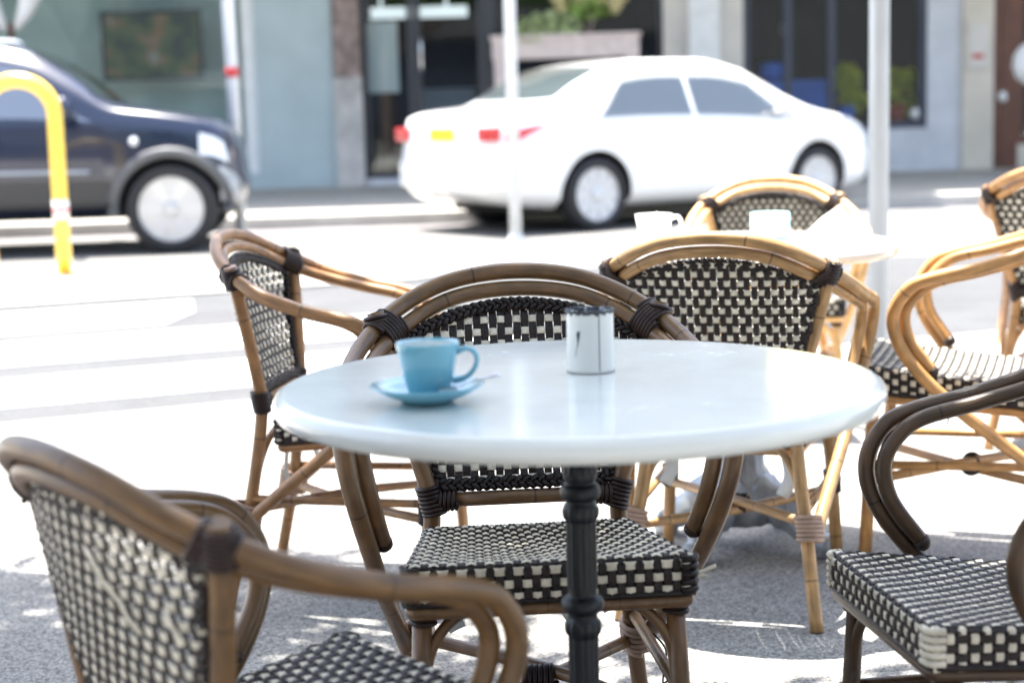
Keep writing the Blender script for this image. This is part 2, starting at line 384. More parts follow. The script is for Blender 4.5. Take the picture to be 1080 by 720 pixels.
# framed panel in the window, blotched in foliage colours
M['foliage_mottle'] = mat('foliage_mottle', (.2, .2, .12), .5, var=.1)
def mottle_mat():
    m = M['foliage_mottle']; t = m.node_tree; p = t.nodes['Principled BSDF']; L = t.links.new
    tc = t.nodes.new('ShaderNodeTexCoord'); n = t.nodes.new('ShaderNodeTexNoise'); n.inputs['Scale'].default_value = 3.2; n.inputs['Detail'].default_value = 3
    L(tc.outputs['Object'], n.inputs['Vector'])
    r = t.nodes.new('ShaderNodeValToRGB'); e = r.color_ramp.elements
    e[0].position = .34; e[0].color = (.03, .045, .05, 1); e[1].position = .68; e[1].color = (.42, .40, .33, 1)
    for pos, c in ((.44, (.07, .12, .05, 1)), (.52, (.14, .17, .08, 1)), (.58, (.33, .16, .07, 1))):
        x = e.new(pos); x.color = c
    L(n.outputs[0], r.inputs[0]); L(r.outputs[0], p.inputs['Base Color'])
mottle_mat()
sc_ = (FY+.45)/FY
pic = empty('framed_panel', (0, 0, 0)); tag(pic, 'wide dark framed panel with blotchy foliage colours hanging in the sage shop window', 'picture')
px0, px1 = fx(114)*sc_, fx(212)*sc_; pz0, pz1 = fz(163, 80), fz(163, 13)
m_ = MB(); m_.box(px0, px1, FY+.45, FY+.47, pz0, pz1); m_.build('print', M['foliage_mottle'], pic)
m_ = MB()
for (a0, a1, b0, b1) in ((px0-.05, px1+.05, pz1, pz1+.05), (px0-.05, px1+.05, pz0-.05, pz0), (px0-.05, px0, pz0, pz1), (px1, px1+.05, pz0, pz1)): m_.box(a0, a1, FY+.43, FY+.48, b0, b1)
m_.build('frame', M['dark_metal'], pic)
m_ = MB()
for xx in (px0+.2, px1-.2): m_.sweep([(xx, FY+.46, pz1+.05), (xx, FY+.46, wz1)], .005, 5)
m_.build('hanging_wire', M['wire'], pic)

# --- shop 2: dark glass shop front between stone piers
b_ = empty('dark_glass_shop', (0, 0, 0)); tag(b_, 'shop with dark glass door and deep opening between the stone and cream piers', 'shop')
m_ = MB(); m_.box(fx(353), fx(382), FY-.12, FY+.3, F0, fz(366, 82)); m_.build('pier', M['stone'], b_)
m_ = MB(); m_.box(fx(353)+.01, fx(382)-.01, FY-.11, FY+.29, fz(366, 82), FH); m_.build('upper_pier', M['brick_brown'], b_)
m_ = MB(); m_.box(fx(382), fx(700), FY, FY+.3, 3.0, FH); m_.build('wall', M['cream'], b_)
dz0 = fz(450, 190)
d1 = window(b_, fx(382), fx(436), dz0+.02, 2.9, .07, M['dark_metal'])
d2 = window(b_, fx(437), fx(512), dz0+.02, 2.9, .09, M['dark_metal'], door=True)
h = MB(); hx = fx(445); h.sweep(cr([(hx, FY+.06, fz(430, 78)), (hx, FY-.02, fz(430, 74)), (hx, FY-.02, fz(430, 45)), (hx, FY+.06, fz(430, 41))], 4), .022, 8); h.build('handle', M['steel'], d2)
h = MB(); h.box(fx(383), fx(512), FY-.03, FY+.05, F0, dz0+.02); h.build('threshold', M['grey_render'], b_)
h = MB(); h.box(fx(512), fx(522), FY, FY+.2, F0, 3.0); h.build('door_post', M['dark_metal'], b_)
window(b_, fx(522), fx(700), fz(600, 100), 2.9, .06, M['dark_metal'])
m_ = MB(); m_.box(fx(522), fx(700), FY, FY+.3, F0, fz(600, 100)); m_.build('low_wall', M['grey_render'], b_)
m_ = MB(); m_.box(fx(382), fx(700), FY+3.5, FY+3.6, F0, 3.1); m_.box(fx(382), fx(382)+.1, FY+.3, FY+3.5, F0, 3.1); m_.box(fx(700)-.1, fx(700), FY+.3, FY+3.5, F0, 3.1); m_.box(fx(382), fx(700), FY+.3, FY+3.6, 3.0, 3.1); m_.build('interior', M['dark_room'], b_)
m_ = MB(); m_.box(fx(352), fx(705), FY+.3, FY+8, FH-.3, FH-.05); m_.build('roof', M['roof_sheet'], b_)
# things behind the dark glass
o = MB(); o.box(fx(388)*1.04, fx(424)*1.04, FY+.25, FY+.28, fz(400, 98), fz(400, 22)); ob = o.build('reflection_panel', M['white_item']); tag(ob, 'tall white panel standing in for a reflection in the dark glass beside the stone pier', 'reflection')  # solid white panel put in as the pale reflection on the glass
o = MB(); o.box(fx(368)*1.02+.2, fx(495)*1.02, FY+.5, FY+.56, fz(430, 17), fz(430, 5)); o.box(fx(400), fx(403), FY+.51, FY+.55, fz(430, 5), 3.0); o.box(fx(470), fx(473), FY+.51, FY+.55, fz(430, 5), 3.0); M['glow_white'] = mat('glow_white', (.8, .8, .8)); M['glow_white'].node_tree.nodes['Principled BSDF'].inputs['Emission Color'].default_value = (.9, .95, 1, 1); M['glow_white'].node_tree.nodes['Principled BSDF'].inputs['Emission Strength'].default_value = .16; ob = o.build('glowing_bar', M['glow_white']); tag(ob, 'long white bar hanging high across the dark glass doorway', 'hanging bar')  # glow added to lift the white bar behind the dark glass
# parked scooter shape is not visible: a low counter stands inside instead
o = MB(); o.box(fx(440)*1.05, fx(500)*1.05, FY+1.2, FY+1.7, F0, fz(470, 95)); o.box(fx(438)*1.05, fx(502)*1.05, FY+1.15, FY+1.75, fz(470, 95), fz(470, 92)); ob = o.build('counter', mat('counter_grey', (.22, .25, .32), .4)); tag(ob, 'grey blue counter inside the dark glass door', 'counter')

# planter box with plants on the sill
def leaves(mb, c, rx, ry, rz, n, size, mi=0, rnd=random):
    c = Vector(c)
    for _ in range(n):
        while True:
            p = Vector((rnd.uniform(-1, 1), rnd.uniform(-1, 1), rnd.uniform(-1, 1)))
            if p.length < 1: break
        q = c+Vector((p.x*rx, p.y*ry, p.z*rz))
        e = Euler((rnd.uniform(-1.2, 1.2), rnd.uniform(-1.2, 1.2), rnd.uniform(0, 6.3))).to_matrix()
        s = size*rnd.uniform(.6, 1.3); b = len(mb.v)
        for v in ((0, -s, 0), (s*.42, -.1*s, .12*s), (0, s, 0), (-s*.42, -.1*s, .12*s)): mb.v.append(q+e @ Vector(v))
        mb.face((b, b+1, b+2), mi, None, False); mb.face((b, b+2, b+3), mi, None, False)
pl = empty('planter_box', (0, 0, 0)); tag(pl, 'long pinkish window planter above the white sedan roof', 'planter')
z0p, z1p = fz(600, 62), fz(600, 41)
m_ = MB(); m_.box(fx(520), fx(672), FY-.42, FY-.03, z0p, z1p); m_.box(fx(518), fx(674), FY-.45, FY-.01, z1p, z1p+.05); m_.build('box', M['terracotta'], pl, .01)
m_ = MB(); m_.box(fx(520)+.02, fx(535), FY-.40, FY-.05, F0, z0p); m_.build('support', M['terracotta'], pl); m_ = MB(); m_.box(fx(657), fx(672)-.02, FY-.40, FY-.05, F0, z0p); m_.build('support', M['terracotta'], pl)
pt = empty('trailing_plant', (fx(580), FY-.22, z1p)); tag(pt, 'pale green bushy plant spilling over the left end of the planter', 'plant')
m_ = MB(); leaves(m_, (0, 0, .13), .42, .22, .22, 420, .06); leaves(m_, (-.25, -.1, .02), .25, .16, .14, 160, .05); m_.build('foliage', M['leaf_light'], pt)
m_ = MB()
for k in range(6): m_.sweep([(random.uniform(-.2, .2), 0, -.03), (random.uniform(-.3, .3), random.uniform(-.1, .1), .2)], .006, 5)
m_.build('stem', M['leaf'], pt)
pt = empty('flowering_shrub', (fx(618), FY-.2, z1p)); tag(pt, 'tall flowering shrub with cream blossoms in the planter above the sedan', 'plant')
m_ = MB(); leaves(m_, (.05, 0, .62), .46, .2, .42, 700, .07); m_.build('foliage', M['shrub_leaf'], pt)
m_ = MB()
for k in range(16):
    c = (random.uniform(-.38, .5), random.uniform(-.22, -.02), random.uniform(.35, 1.0))
    leaves(m_, c, .085, .06, .085, 46, .045)
m_.build('blossom', M['blossom'], pt)
m_ = MB()
for k in range(4): m_.sweep(cr([(random.uniform(-.1, .1), 0, -.04), (random.uniform(-.15, .15), 0, .3), (random.uniform(-.3, .35), 0, .7)], 4), .012, 5)
m_.build('stem', M['brick_brown'], pt)

# --- shop 3: cream piers, big dark window, grey render
c_ = empty('corner_shop', (0, 0, 0)); tag(c_, 'pale rendered shop with a large dark window to the right of the cream pier', 'shop')
m_ = MB(); m_.box(fx(700), fx(726), FY+.002, FY+.35, F0, FH); m_.box(fx(758), fx(784), FY+.002, FY+.35, F0, FH); m_.build('wall', M['cream'], c_)
m_ = MB(); m_.box(fx(726), fx(758), FY-.14, FY+.35, F0, FH); m_.build('pier', M['white_frame'], c_)
W0, W1, Wz0 = fx(784), fx(978), fz(880, 138)
window(c_, W0, W1, Wz0, 3.0, .09, M['mullion'], mulls=(fx(832), fx(878)))
m_ = MB(); m_.box(W0, W1, FY, FY+.3, F0, Wz0); m_.box(W0, fx(1018), FY, FY+.3, 3.0, FH); m_.box(W1, fx(1014), FY, FY+.3, F0, 3.0); m_.build('rendered_wall', M['grey_render'], c_)
m_ = MB(); m_.box(fx(1014), fx(1046), FY-.08, FY+.3, F0, FH); m_.build('beige_pier', M['beige'], c_)
m_ = MB(); m_.box(W0, W1, FY+2.6, FY+2.7, F0, 3.1); m_.box(W0-.1, W0, FY+.3, FY+2.6, F0, 3.1); m_.box(W1, W1+.1, FY+.3, FY+2.6, F0, 3.1); m_.box(W0, W1, FY+.3, FY+2.6, 3.0, 3.1); m_.build('interior', M['dark_room'], c_)
m_ = MB(); m_.box(fx(1018), fx(1040), FY-.12, FY-.08, fz(1030, 72), fz(1030, 25)); mb_ = m_.build('meter_box', M['cream'], c_); mb_['label'] = 'pale box mounted on the beige pier'
m_ = MB(); m_.box(fx(1022), fx(1034), FY-.13, FY-.12, fz(1028, 62), fz(1028, 57)); m_.build('name_plate', M['red_item'], mb_)
m_ = MB(); m_.box(fx(705), fx(1046), FY+.35, FY+8, FH-.3, FH-.05); m_.build('roof', M['roof_sheet'], c_)
# display inside the big window
def tagged(mb, name, mt, label, cat, group=None, bevel=0): return tag(mb.build(name, mt, None, bevel), label, cat, group)
k1 = (FY+.7)/FY
o = MB(); o.box(fx(800)*k1, fx(876)*k1, FY+.7, FY+1.1, F0+.55, fz(840, 92)); o.box(fx(798)*k1, fx(878)*k1, FY+.65, FY+1.15, fz(840, 92), fz(840, 84))
tagged(o, 'display_table', M['blue_item'], 'blue topped display table behind the large dark window', 'table')
o = MB(); o.lathe([(.05, 0), (.16, .05), (.19, .16), (.15, .24), (.0, .25)], 16, 0, (fx(815)*k1, FY+.9, fz(840, 84)))
tagged(o, 'blue_tub', M['blue_item'], 'rounded blue tub on the left end of the display table', 'tub')
for (pxx, lab, mt, zc) in ((893, 'yellow green pot plant left of the grey pole in the dark window', 'yellow_leaf', 84), (948, 'leafy yellow green pot plant right of the grey pole in the dark window', 'yellow_leaf', 88)):
    t_ = empty('pot_plant', (fx(pxx)*1.02, FY+.5, Wz0+.02)); tag(t_, lab, 'plant', 'pot plants in the dark shop window')
    zz = fz(pxx, zc)-Wz0
    m_ = MB(); leaves(m_, (0, 0, zz), .2 if pxx < 900 else .3, .15, .2, 260, .07); leaves(m_, (.1, 0, zz-.3), .2, .12, .16, 120, .06); m_.build('foliage', M[mt], t_)
    m_ = MB(); m_.lathe([(.08, 0), (.13, .28), (.11, .28), (.09, .1)], 14); m_.build('pot', M['red_item'] if pxx > 900 else M['blue_item'], t_)
    m_ = MB(); m_.sweep([(0, 0, .1), (.02, 0, zz)], .012, 6); m_.build('stem', M['leaf'], t_)
m_ = MB(); m_.box(W0+.1, W1-.05, FY+.3, FY+.8, Wz0-.1, Wz0+.02); o = m_.build('window_shelf', M['mullion'], c_)
o = MB(); o.lathe([(.0, -.08), (.06, -.06), (.085, 0), (.06, .06), (.0, .08)], 16, 0, (fx(966)*1.005, FY+.14, fz(966, 120))); tagged(o, 'round_sticker', M['white_item'], 'round white disc low in the right corner of the dark window', 'disc')
o = MB(); o.lathe([(.0, -.08), (.06, -.06), (.07, 0), (.05, .07), (.012, .1), (.012, .9)], 14, 0, (fx(833)*1.02, FY+.8, fz(833, 28))); tagged(o, 'pendant_lamp', M['stone'], 'small pale pendant lamp hanging high in the dark window', 'lamp')

# --- shop 4: brown timber doorway at the right edge
e_ = empty('timber_front_shop', (0, 0, 0)); tag(e_, 'shop with a dark red brown timber doorway at the right edge', 'shop')
m_ = MB(); m_.box(fx(1046), fx(1054), FY-.03, FY+.2, F0, 3.2); m_.box(fx(1056), fx(1074), FY+.02, FY+.2, F0, 3.2); m_.build('door_frame', M['brown_wood'], e_)
m_ = MB(); m_.box(fx(1054), fx(1056)+.01, FY+.04, FY+.12, F0, 3.2); m_.build('door_edge', M['steel'], e_)
window(e_, fx(1074), fx(1240), F0+.3, 3.1, .08, M['brown_wood'])
m_ = MB(); m_.box(fx(1074), fx(1240), FY, FY+.3, F0, F0+.3); m_.box(fx(1046), fx(1240), FY, FY+.3, 3.2, FH); m_.box(fx(1240), fx(1500), FY, FY+.3, F0, FH); m_.build('wall', M['beige'], e_)
m_ = MB(); m_.box(fx(1050), fx(1500), FY+2.6, FY+2.7, F0, 3.1); m_.box(fx(1050), fx(1240), FY+.3, FY+2.6, 3.1, 3.2); m_.build('interior', M['dark_room'], e_)
m_ = MB(); m_.box(fx(1046), fx(1500), FY+.3, FY+8, FH-.3, FH-.05); m_.build('roof', M['roof_sheet'], e_)
o = MB(); o.lathe([(.0, -.07), (.06, -.05), (.07, 0), (.06, .05), (.0, .07)], 14, 0, (fx(1056), FY-.06, fz(1056, 102)), sx=.8, sy=.5); tagged(o, 'door_notice', M['white_item'], 'small oval white notice on the brown timber door frame', 'notice')
# white globe lamp on a bracket
lp = empty('globe_lamp', (1.78, 5.6, 0)); tag(lp, 'large white globe lamp cut by the right edge in front of the timber doorway', 'lamp')
lp.location = (fx(1089)*.9, FY*.9, 0)
zz = 1.08+(95-66)*PX*.9
m_ = MB(); m_.lathe([(.0, -.25), (.1, -.235), (.19, -.16), (.235, -.03), (.21, .1), (.14, .2), (.06, .24), (.0, .25)], 24, 0, (0, 0, zz)); m_.build('globe', M['white_item'], lp)
m_ = MB(); m_.lathe([(.15, 0), (.15, .03), (.05, .06), (.035, .3), (.03, zz-.24)], 14, 0, (0, 0, F0)); m_.build('post', M['dark_metal'], lp)

# awning along all the shops, carried on thin struts
aw = empty('street_awning', (0, 0, 0)); tag(aw, 'flat street awning shading the far footpath above the shop fronts', 'awning')
m_ = MB(); m_.box(-24, 24, FY-3.95, FY-.15, 4.25, 4.33); m_.build('deck', M['roof_sheet'], aw)
m_ = MB(); m_.box(-24, 24, FY-4.01, FY-3.95, 4.15, 4.5); m_.build('fascia', M['white_frame'], aw)
m_ = MB()
for k in range(9): x = -22+k*5.5; m_.sweep([(x, FY-3.8, 4.34), (x, FY-.02, 5.8)], .02, 6)
m_.build('tie_rod', M['dark_metal'], aw)

sg = empty('yellow_reflector', (3.30, FY-4.25, 2.35)); tag(sg, 'unseen sloping yellow panel added for its reflection in the near tabletop', 'canopy')  # out of view; added to give the near tabletop a yellow reflection
m_ = MB(); m_.poly([(-.62, -1.0), (.62, -1.0), (.62, 0), (-.62, 0)], 0, .03); m_.v = [Vector((v.x, v.y, v.z+1.0+v.y*.85)) for v in m_.v]; m_.build('panel', M['reflector_yellow'], sg)
m_ = MB(); m_.box(-.6, -.57, .0, .03, .95, 1.95); m_.build('bracket', M['dark_metal'], sg); m_ = MB(); m_.box(.57, .6, .0, .03, .95, 1.95); m_.build('bracket', M['dark_metal'], sg)
# the café's own building, behind the viewpoint: it closes the street and fills the reflections
cb = empty('cafe_building', (0, -5.5, 0)); tag(cb, 'rendered two storey café building facing the street', 'building')
m_ = MB(); m_.box(-16, 16, -6, 0, 3.1, 7.2); m_.box(-16, -7, -6, 0, 0, 3.1); m_.box(7, 16, -6, 0, 0, 3.1); m_.box(-7, 7, -6, -.3, 0, .5); m_.build('wall', M['cafe_wall'], cb)
for x in range(-14, 15, 4):
    f = MB(); f.box(x-.65, x+.65, .0, .05, 4.2, 6.2); f.build('window', M['dark_metal'], cb)
for x in (-5.2, -1.7, 1.8, 5.3):
    f = MB(); f.box(x-1.6, x+1.6, -.25, -.2, .5, 3.0); f.build('window', M['mullion'], cb)
# furled umbrella / trunk seen at the upper left corner beyond the roof of the 4WD
u = empty('cafe_umbrella', (fx(16)*.93, FY*.93, F0)); tag(u, 'folded white umbrella on a brown post beyond the dark four wheel drive', 'umbrella')
m_ = MB(); m_.sweep([(0, 0, 0), (0, 0, 2.1)], .035, 8); m_.build('post', M['brown_wood'], u)
m_ = MB()
for s_ in (-1, 1): m_.sweep([(s_*.06, 0, 2.02), (s_*.17, 0, 2.2), (s_*.30, 0, 2.5), (s_*.36, 0, 2.8)], [.03, .09, .15, .12], 8)
m_.build('canopy', M['white_item'], u)

# ------------------------------------------------------------------ street poles and hoop
M['galv'] = mat('galv', (.36, .40, .45), .45, metal=.35, var=.08, vscale=5)
M['white_pole'] = mat('white_pole', (.72, .74, .76), .4, var=.05)
M['red_tape'] = mat('red_tape', (.62, .05, .05), .45)
M['yellow_paint'] = mat('yellow_paint', (.80, .55, .07), .35, coat=.3)
M['white_tape'] = mat('white_tape', (.8, .8, .8), .4)
def pole(x, y, r, h, mt, label, lean=0, band=None, base=None):
    p = empty('street_pole', (x, y, 0)); tag(p, label, 'pole', 'poles along the street'); p.rotation_euler = (0, lean, 0)
    m_ = MB(); m_.lathe([(r, 0), (r, h), (r*.6, h+.01)], 20); m_.build('shaft', M[mt], p)
    m_ = MB(); m_.lathe([(r*1.5, 0), (r*1.5, .010), (r*1.15, .016), (r*1.12, .05), (r*1.02, .065)], 20); m_.build('base_flange', M[mt], p)
    m_ = MB(); m_.lathe([(r*1.15, 0), (r*1.15, .04), (0, .055)], 20, 0, (0, 0, h)); m_.build('cap', M['galv'], p)
    if band: m_ = MB(); m_.lathe([(r+.002, 0), (r+.002, .085), (r, .085)], 20, 0, (0, 0, band)); m_.build('band', M['red_tape'], p)
pole(-2.36, 14.9, .052, 4.2, 'white_pole', 'white pole with a red band beside the bonnet of the dark four wheel drive', R(-.6), band=1.40)
pole(.055, 13.6, .047, 4.2, 'white_pole', 'plain pale pole standing in front of the tail of the white sedan')
pole(1.40, 6.4, .038, 4.2, 'galv', 'nearest and thickest looking grey pole, behind the far café table', R(.2))

hp = empty('bicycle_hoop', (-3.35, 11.7, .018)); tag(hp, 'yellow steel bicycle hoop with reflective bands in front of the dark four wheel drive', 'bike rack')
m_ = MB(); hw, hh = .255, 1.335
path = [(-hw, 0, -.05), (-hw, 0, .4), (-hw, 0, hh-.26)]+[(-hw*math.cos(a), 0, hh-.24+.24*math.sin(a)) for a in [R(t) for t in range(8, 180, 12)]]+[(hw, 0, hh-.26), (hw, 0, .4), (hw, 0, -.05)]
m_.sweep(path, .052, 14); m_.build('hoop', M['yellow_paint'], hp)
for s_ in (-1, 1):
    m_ = MB(); m_.lathe([(.0535, 0), (.0535, .13), (.052, .13)], 16, 0, (s_*hw, 0, .38)); bd = m_.build('reflective_band', M['white_tape'], hp)
    m_ = MB(); m_.lathe([(.055, 0), (.055, .025), (.052, .025)], 16, 0, (s_*hw, 0, .43)); m_.build('red_stripe', M['red_tape'], bd)
    m_ = MB(); m_.lathe([(.09, 0), (.09, .012), (.055, .014)], 16, 0, (s_*hw, 0, 0)); m_.build('foot_plate', M['yellow_paint'], hp)

# ------------------------------------------------------------------ cars
M['car_white'] = mat('car_white', (.80, .81, .82), .28, coat=.9)
M['car_navy'] = mat('car_navy', (.004, .010, .034), .3, coat=.7)
M['car_trim'] = mat('car_trim', (.085, .09, .10), .55)
M['sill_grey'] = mat('sill_grey', (.035, .036, .04), .6)
M['tyre'] = mat('tyre', (.022, .022, .025), .8)
M['alloy'] = mat('alloy', (.55, .56, .58), .42, metal=.5)
M['under'] = mat('under', (.012, .012, .014), .9)
M['tail_red'] = mat('tail_red', (.62, .03, .03), .18, coat=.8)
M['lens'] = mat('lens', (.72, .76, .80), .12, coat=.8)
M['amber'] = mat('amber', (.85, .38, .15), .25, coat=.5)
M['plate_yellow'] = mat('plate_yellow', (.80, .66, .03), .4)
M['seat_fabric'] = mat('seat_fabric', (.10, .10, .11), .8)
M['car_glass'] = glass_mat('car_glass', (.42, .50, .52), .34)
M['pale_glass'] = glass_mat('pale_glass', (.66, .69, .68), .12)

class Body:
    def __init__(s, T, B, K, W, L, tumble=.30): s.T, s.B, s.K, s.W, s.L, s.tu = T, B, K, W, L, tumble
    def sec(s, x):
        T, B, K, W = (smooth_tab(t, x) for t in (s.T, s.B, s.K, s.W)); B = min(B, T-.015); h = T-B
        wi = W-.045-s.tu*max(h-.08, 0)
        return [(0, K), (W-.16, K), (W-.035, K+.09), (W-.004, K+(B-K)*.42), (W, K+(B-K)*.68), (W-.035, B), (wi-.02, T-.22*h-.004), (wi-.13-.12*min(1, .1/(h+.02)), T-.012), (0, T)]
    def pt(s, x, t, side):
        P = s.sec(x); i = min(int(t), len(P)-2); f = t-i
        a, b = P[i], P[i+1]; return Vector((x, side*(a[0]+(b[0]-a[0])*f), a[1]+(b[1]-a[1])*f))
    def off(s, x, t, side, d):
        e = .01; a = s.pt(x+e, t, side)-s.pt(x-e, t, side); b = s.pt(x, min(t+.03, 7.999), side)-s.pt(x, max(t-.03, 0), side)
        n = a.cross(b)
        if n.length < 1e-9: n = Vector((0, side, 0))
        n.normalize(); p = s.pt(x, t, side); c = Vector((x, 0, .8))
        if n.dot(p-c) < 0: n = -n
        return p+n*d
    def shell(s, name, mt, parent, arches, nx=90):
        m_ = MB(); fine = [0, 1, 1.5, 2, 2.5, 3, 3.5, 4, 4.5, 4.8, 5, 5.3, 5.7, 6, 6.3, 6.7, 7, 7.5]
        ts = [(t, 1) for t in fine]+[(8-1e-6, 1)]+[(t, -1) for t in fine[::-1][:-1]]
        xs = [s.L*(.5-.5*math.cos(math.pi*i/nx)) for i in range(nx+1)]; b = 0; n = len(ts)
        for x in xs:
            for (t, sd_) in ts: m_.v.append(s.pt(x, t, sd_))
        for i in range(nx):
            for k in range(n): k2 = (k+1) % n; m_.face((i*n+k, (i+1)*n+k, (i+1)*n+k2, i*n+k2))
        m_.face([k for k in range(n)]); m_.face([nx*n+k for k in range(n)][::-1])
        o = m_.build(name, mt, parent)
        cm = MB()
        for (ax, az, r) in arches:
            prof = [(ax+r*math.cos(2*math.pi*k/36), az+r*math.sin(2*math.pi*k/36)) for k in range(36)]
            for sd_ in (-1, 1):
                bb = len(cm.v)
                for yy in (.55, 1.2):
                    for (px_, pz_) in prof: cm.v.append(Vector((px_, yy*sd_, pz_)))
                f1 = [bb+k for k in range(36)]; f2 = [bb+36+k for k in range(36)]
                cm.face(f1 if sd_ < 0 else f1[::-1], 1, None, False); cm.face(f2[::-1] if sd_ < 0 else f2, 1, None, False)
                for k in range(36):
                    k2 = (k+1) % 36; q = (bb+k, bb+k2, bb+36+k2, bb+36+k); cm.face(q if sd_ > 0 else q[::-1], 1, None, False)
        co = cm.build('cutter', [M['under'], M['under']])
        o.data.materials.append(M['under'])
        for q in (o, co):
            bm = bmesh.new(); bm.from_mesh(q.data); bmesh.ops.remove_doubles(bm, verts=bm.verts, dist=1e-4); bmesh.ops.recalc_face_normals(bm, faces=bm.faces); bm.to_mesh(q.data); bm.free()
        bo = o.modifiers.new('arch', 'BOOLEAN'); bo.object = co; bo.operation = 'DIFFERENCE'; bo.solver = 'EXACT'
        dg = bpy.context.evaluated_depsgraph_get(); me = bpy.data.meshes.new_from_object(o.evaluated_get(dg))
        o.modifiers.clear(); old = o.data; o.data = me
        bpy.data.objects.remove(co)
        return o
    def patch(s, name, mt, parent, xf, t0, t1, side, d=.006, nu=14, nv=8, label=None):
        """xf(v)->(x0,x1) limits at v in 0..1 from t0 to t1; a thin closed skin"""
        m_ = MB()
        def g1(u, v, dd): x0, x1 = xf(v); return s.off(x0+(x1-x0)*u, t0+(t1-t0)*v, side, dd)
        m_.grid(lambda u, v: g1(u, v, d), nu, nv)
        k = len(m_.v)
        o = m_.build(name, mt, parent)
        if label: o['label'] = label
        return o
    def top_patch(s, name, mt, parent, x0f, x1f, t0=6.9, d=.006):
        m_ = MB()
        def fn(u, v):
            # v 0..1 across the whole width
            q = v*2-1; sd_ = 1 if q >= 0 else -1; t = 8-1e-6-(8-t0)*abs(q)
            return s.off(x0f(q)+(x1f(q)-x0f(q))*u, t, sd_, d)
        m_.grid(fn, 12, 20); return m_.build(name, mt, parent)

def wheel(parent, x, y, r, side, spokes=7):
    w_ = empty('wheel', (x, y, r)); w_.parent = parent
    T = Matrix.Rotation(R(-90*side), 4, 'X')
    def lt(prof, name, mt, pr=None, mats=None):
        m_ = MB(); m_.lathe(prof, 40); m_.v = [T @ v for v in m_.v]; return m_.build(name, mt, w_)
    lt([(r*.62, -.10), (r*.93, -.105), (r, -.07), (r, .07), (r*.95, .098), (r*.76, .105), (r*.72, .085), (r*.62, .02)], 'tyre', M['tyre'])
    m_ = MB(); m_.lathe([(r*.73, .07), (r*.73, .088), (r*.68, .09), (r*.67, -.01), (r*.05, -.02), (0, -.02)], 40, 0, mats=[0, 0, 0, 1, 1])
    for k in range(spokes):
        a = 2*math.pi*k/spokes; wd = .045
        q = [Vector((math.cos(a), math.sin(a), 0)), Vector((-math.sin(a), math.cos(a), 0))]
        b = len(m_.v)
        for (rr, ww, zz_) in ((.10*r/.3*.5, .034*7/spokes, .075), (r*.69, .050*7/spokes, .084)):
            for (sg, dz) in ((-1, 0), (1, 0), (1, -.03), (-1, -.03)): m_.v.append(q[0]*rr+q[1]*ww*sg*1.0+Vector((0, 0, zz_+dz)))
        for f in ((0, 1, 5, 4), (1, 2, 6, 5), (3, 0, 4, 7), (0, 3, 2, 1), (4, 5, 6, 7)): m_.face([b+i for i in f], smooth=False)
    m_.lathe([(.065, .02), (.065, .082), (.05, .09), (0, .092)], 20)
    m_.v = [T @ v for v in m_.v]; m_.build('rim', [M['alloy'], M['under']], w_)
    return w_

def seats(parent, rows, z):
    for (x, y) in rows:
        m_ = MB(); m_.sweep(cr([(x+.45, y, z), (x+.05, y, z-.03), (x-.08, y, z+.3), (x-.18, y, z+.62)], 5), [.14]*16, 10, cross=[(math.cos(R(a))*1.6, math.sin(R(a))*.45) for a in range(0, 360, 36)], up=(0, 0, 1) if False else None)
        m_.lathe([(0, 0), (.11, .02), (.12, .14), (.0, .18)], 12, 0, (x-.2, y, z+.64), sx=.45)
        m_.build('car_seat', M['seat_fabric'], parent)

# white sedan (local x forward from the tail, origin under tail)
sedan = empty('sedan', (0, 0, 0)); tag(sedan, 'white four door sedan seen from behind, angle parked across the road', 'car')
bd = Body(T=[(0, .66), (.03, .93), (.10, 1.045), (.30, 1.075), (.62, 1.105), (1.0, 1.285), (1.4, 1.425), (1.85, 1.478), (2.4, 1.475), (2.8, 1.405), (3.2, 1.23), (3.62, 1.03), (4.0, .945), (4.3, .86), (4.47, .72), (4.54, .58)],
          B=[(0, .60), (.10, .86), (.5, .93), (1.4, .94), (3.5, .87), (4.1, .80), (4.4, .68), (4.54, .50)],
          K=[(0, .36), (.25, .26), (.8, .2), (3.8, .19), (4.3, .22), (4.54, .30)],
          W=[(0, .68), (.04, .77), (.12, .82), (.35, .86), (1.0, .88), (3.5, .88), (4.1, .845), (4.35, .78), (4.48, .66), (4.54, .52)], L=4.54)
SB = bd.shell('body', M['car_white'], sedan, [(1.02, .315, .375), (3.62, .315, .375)])
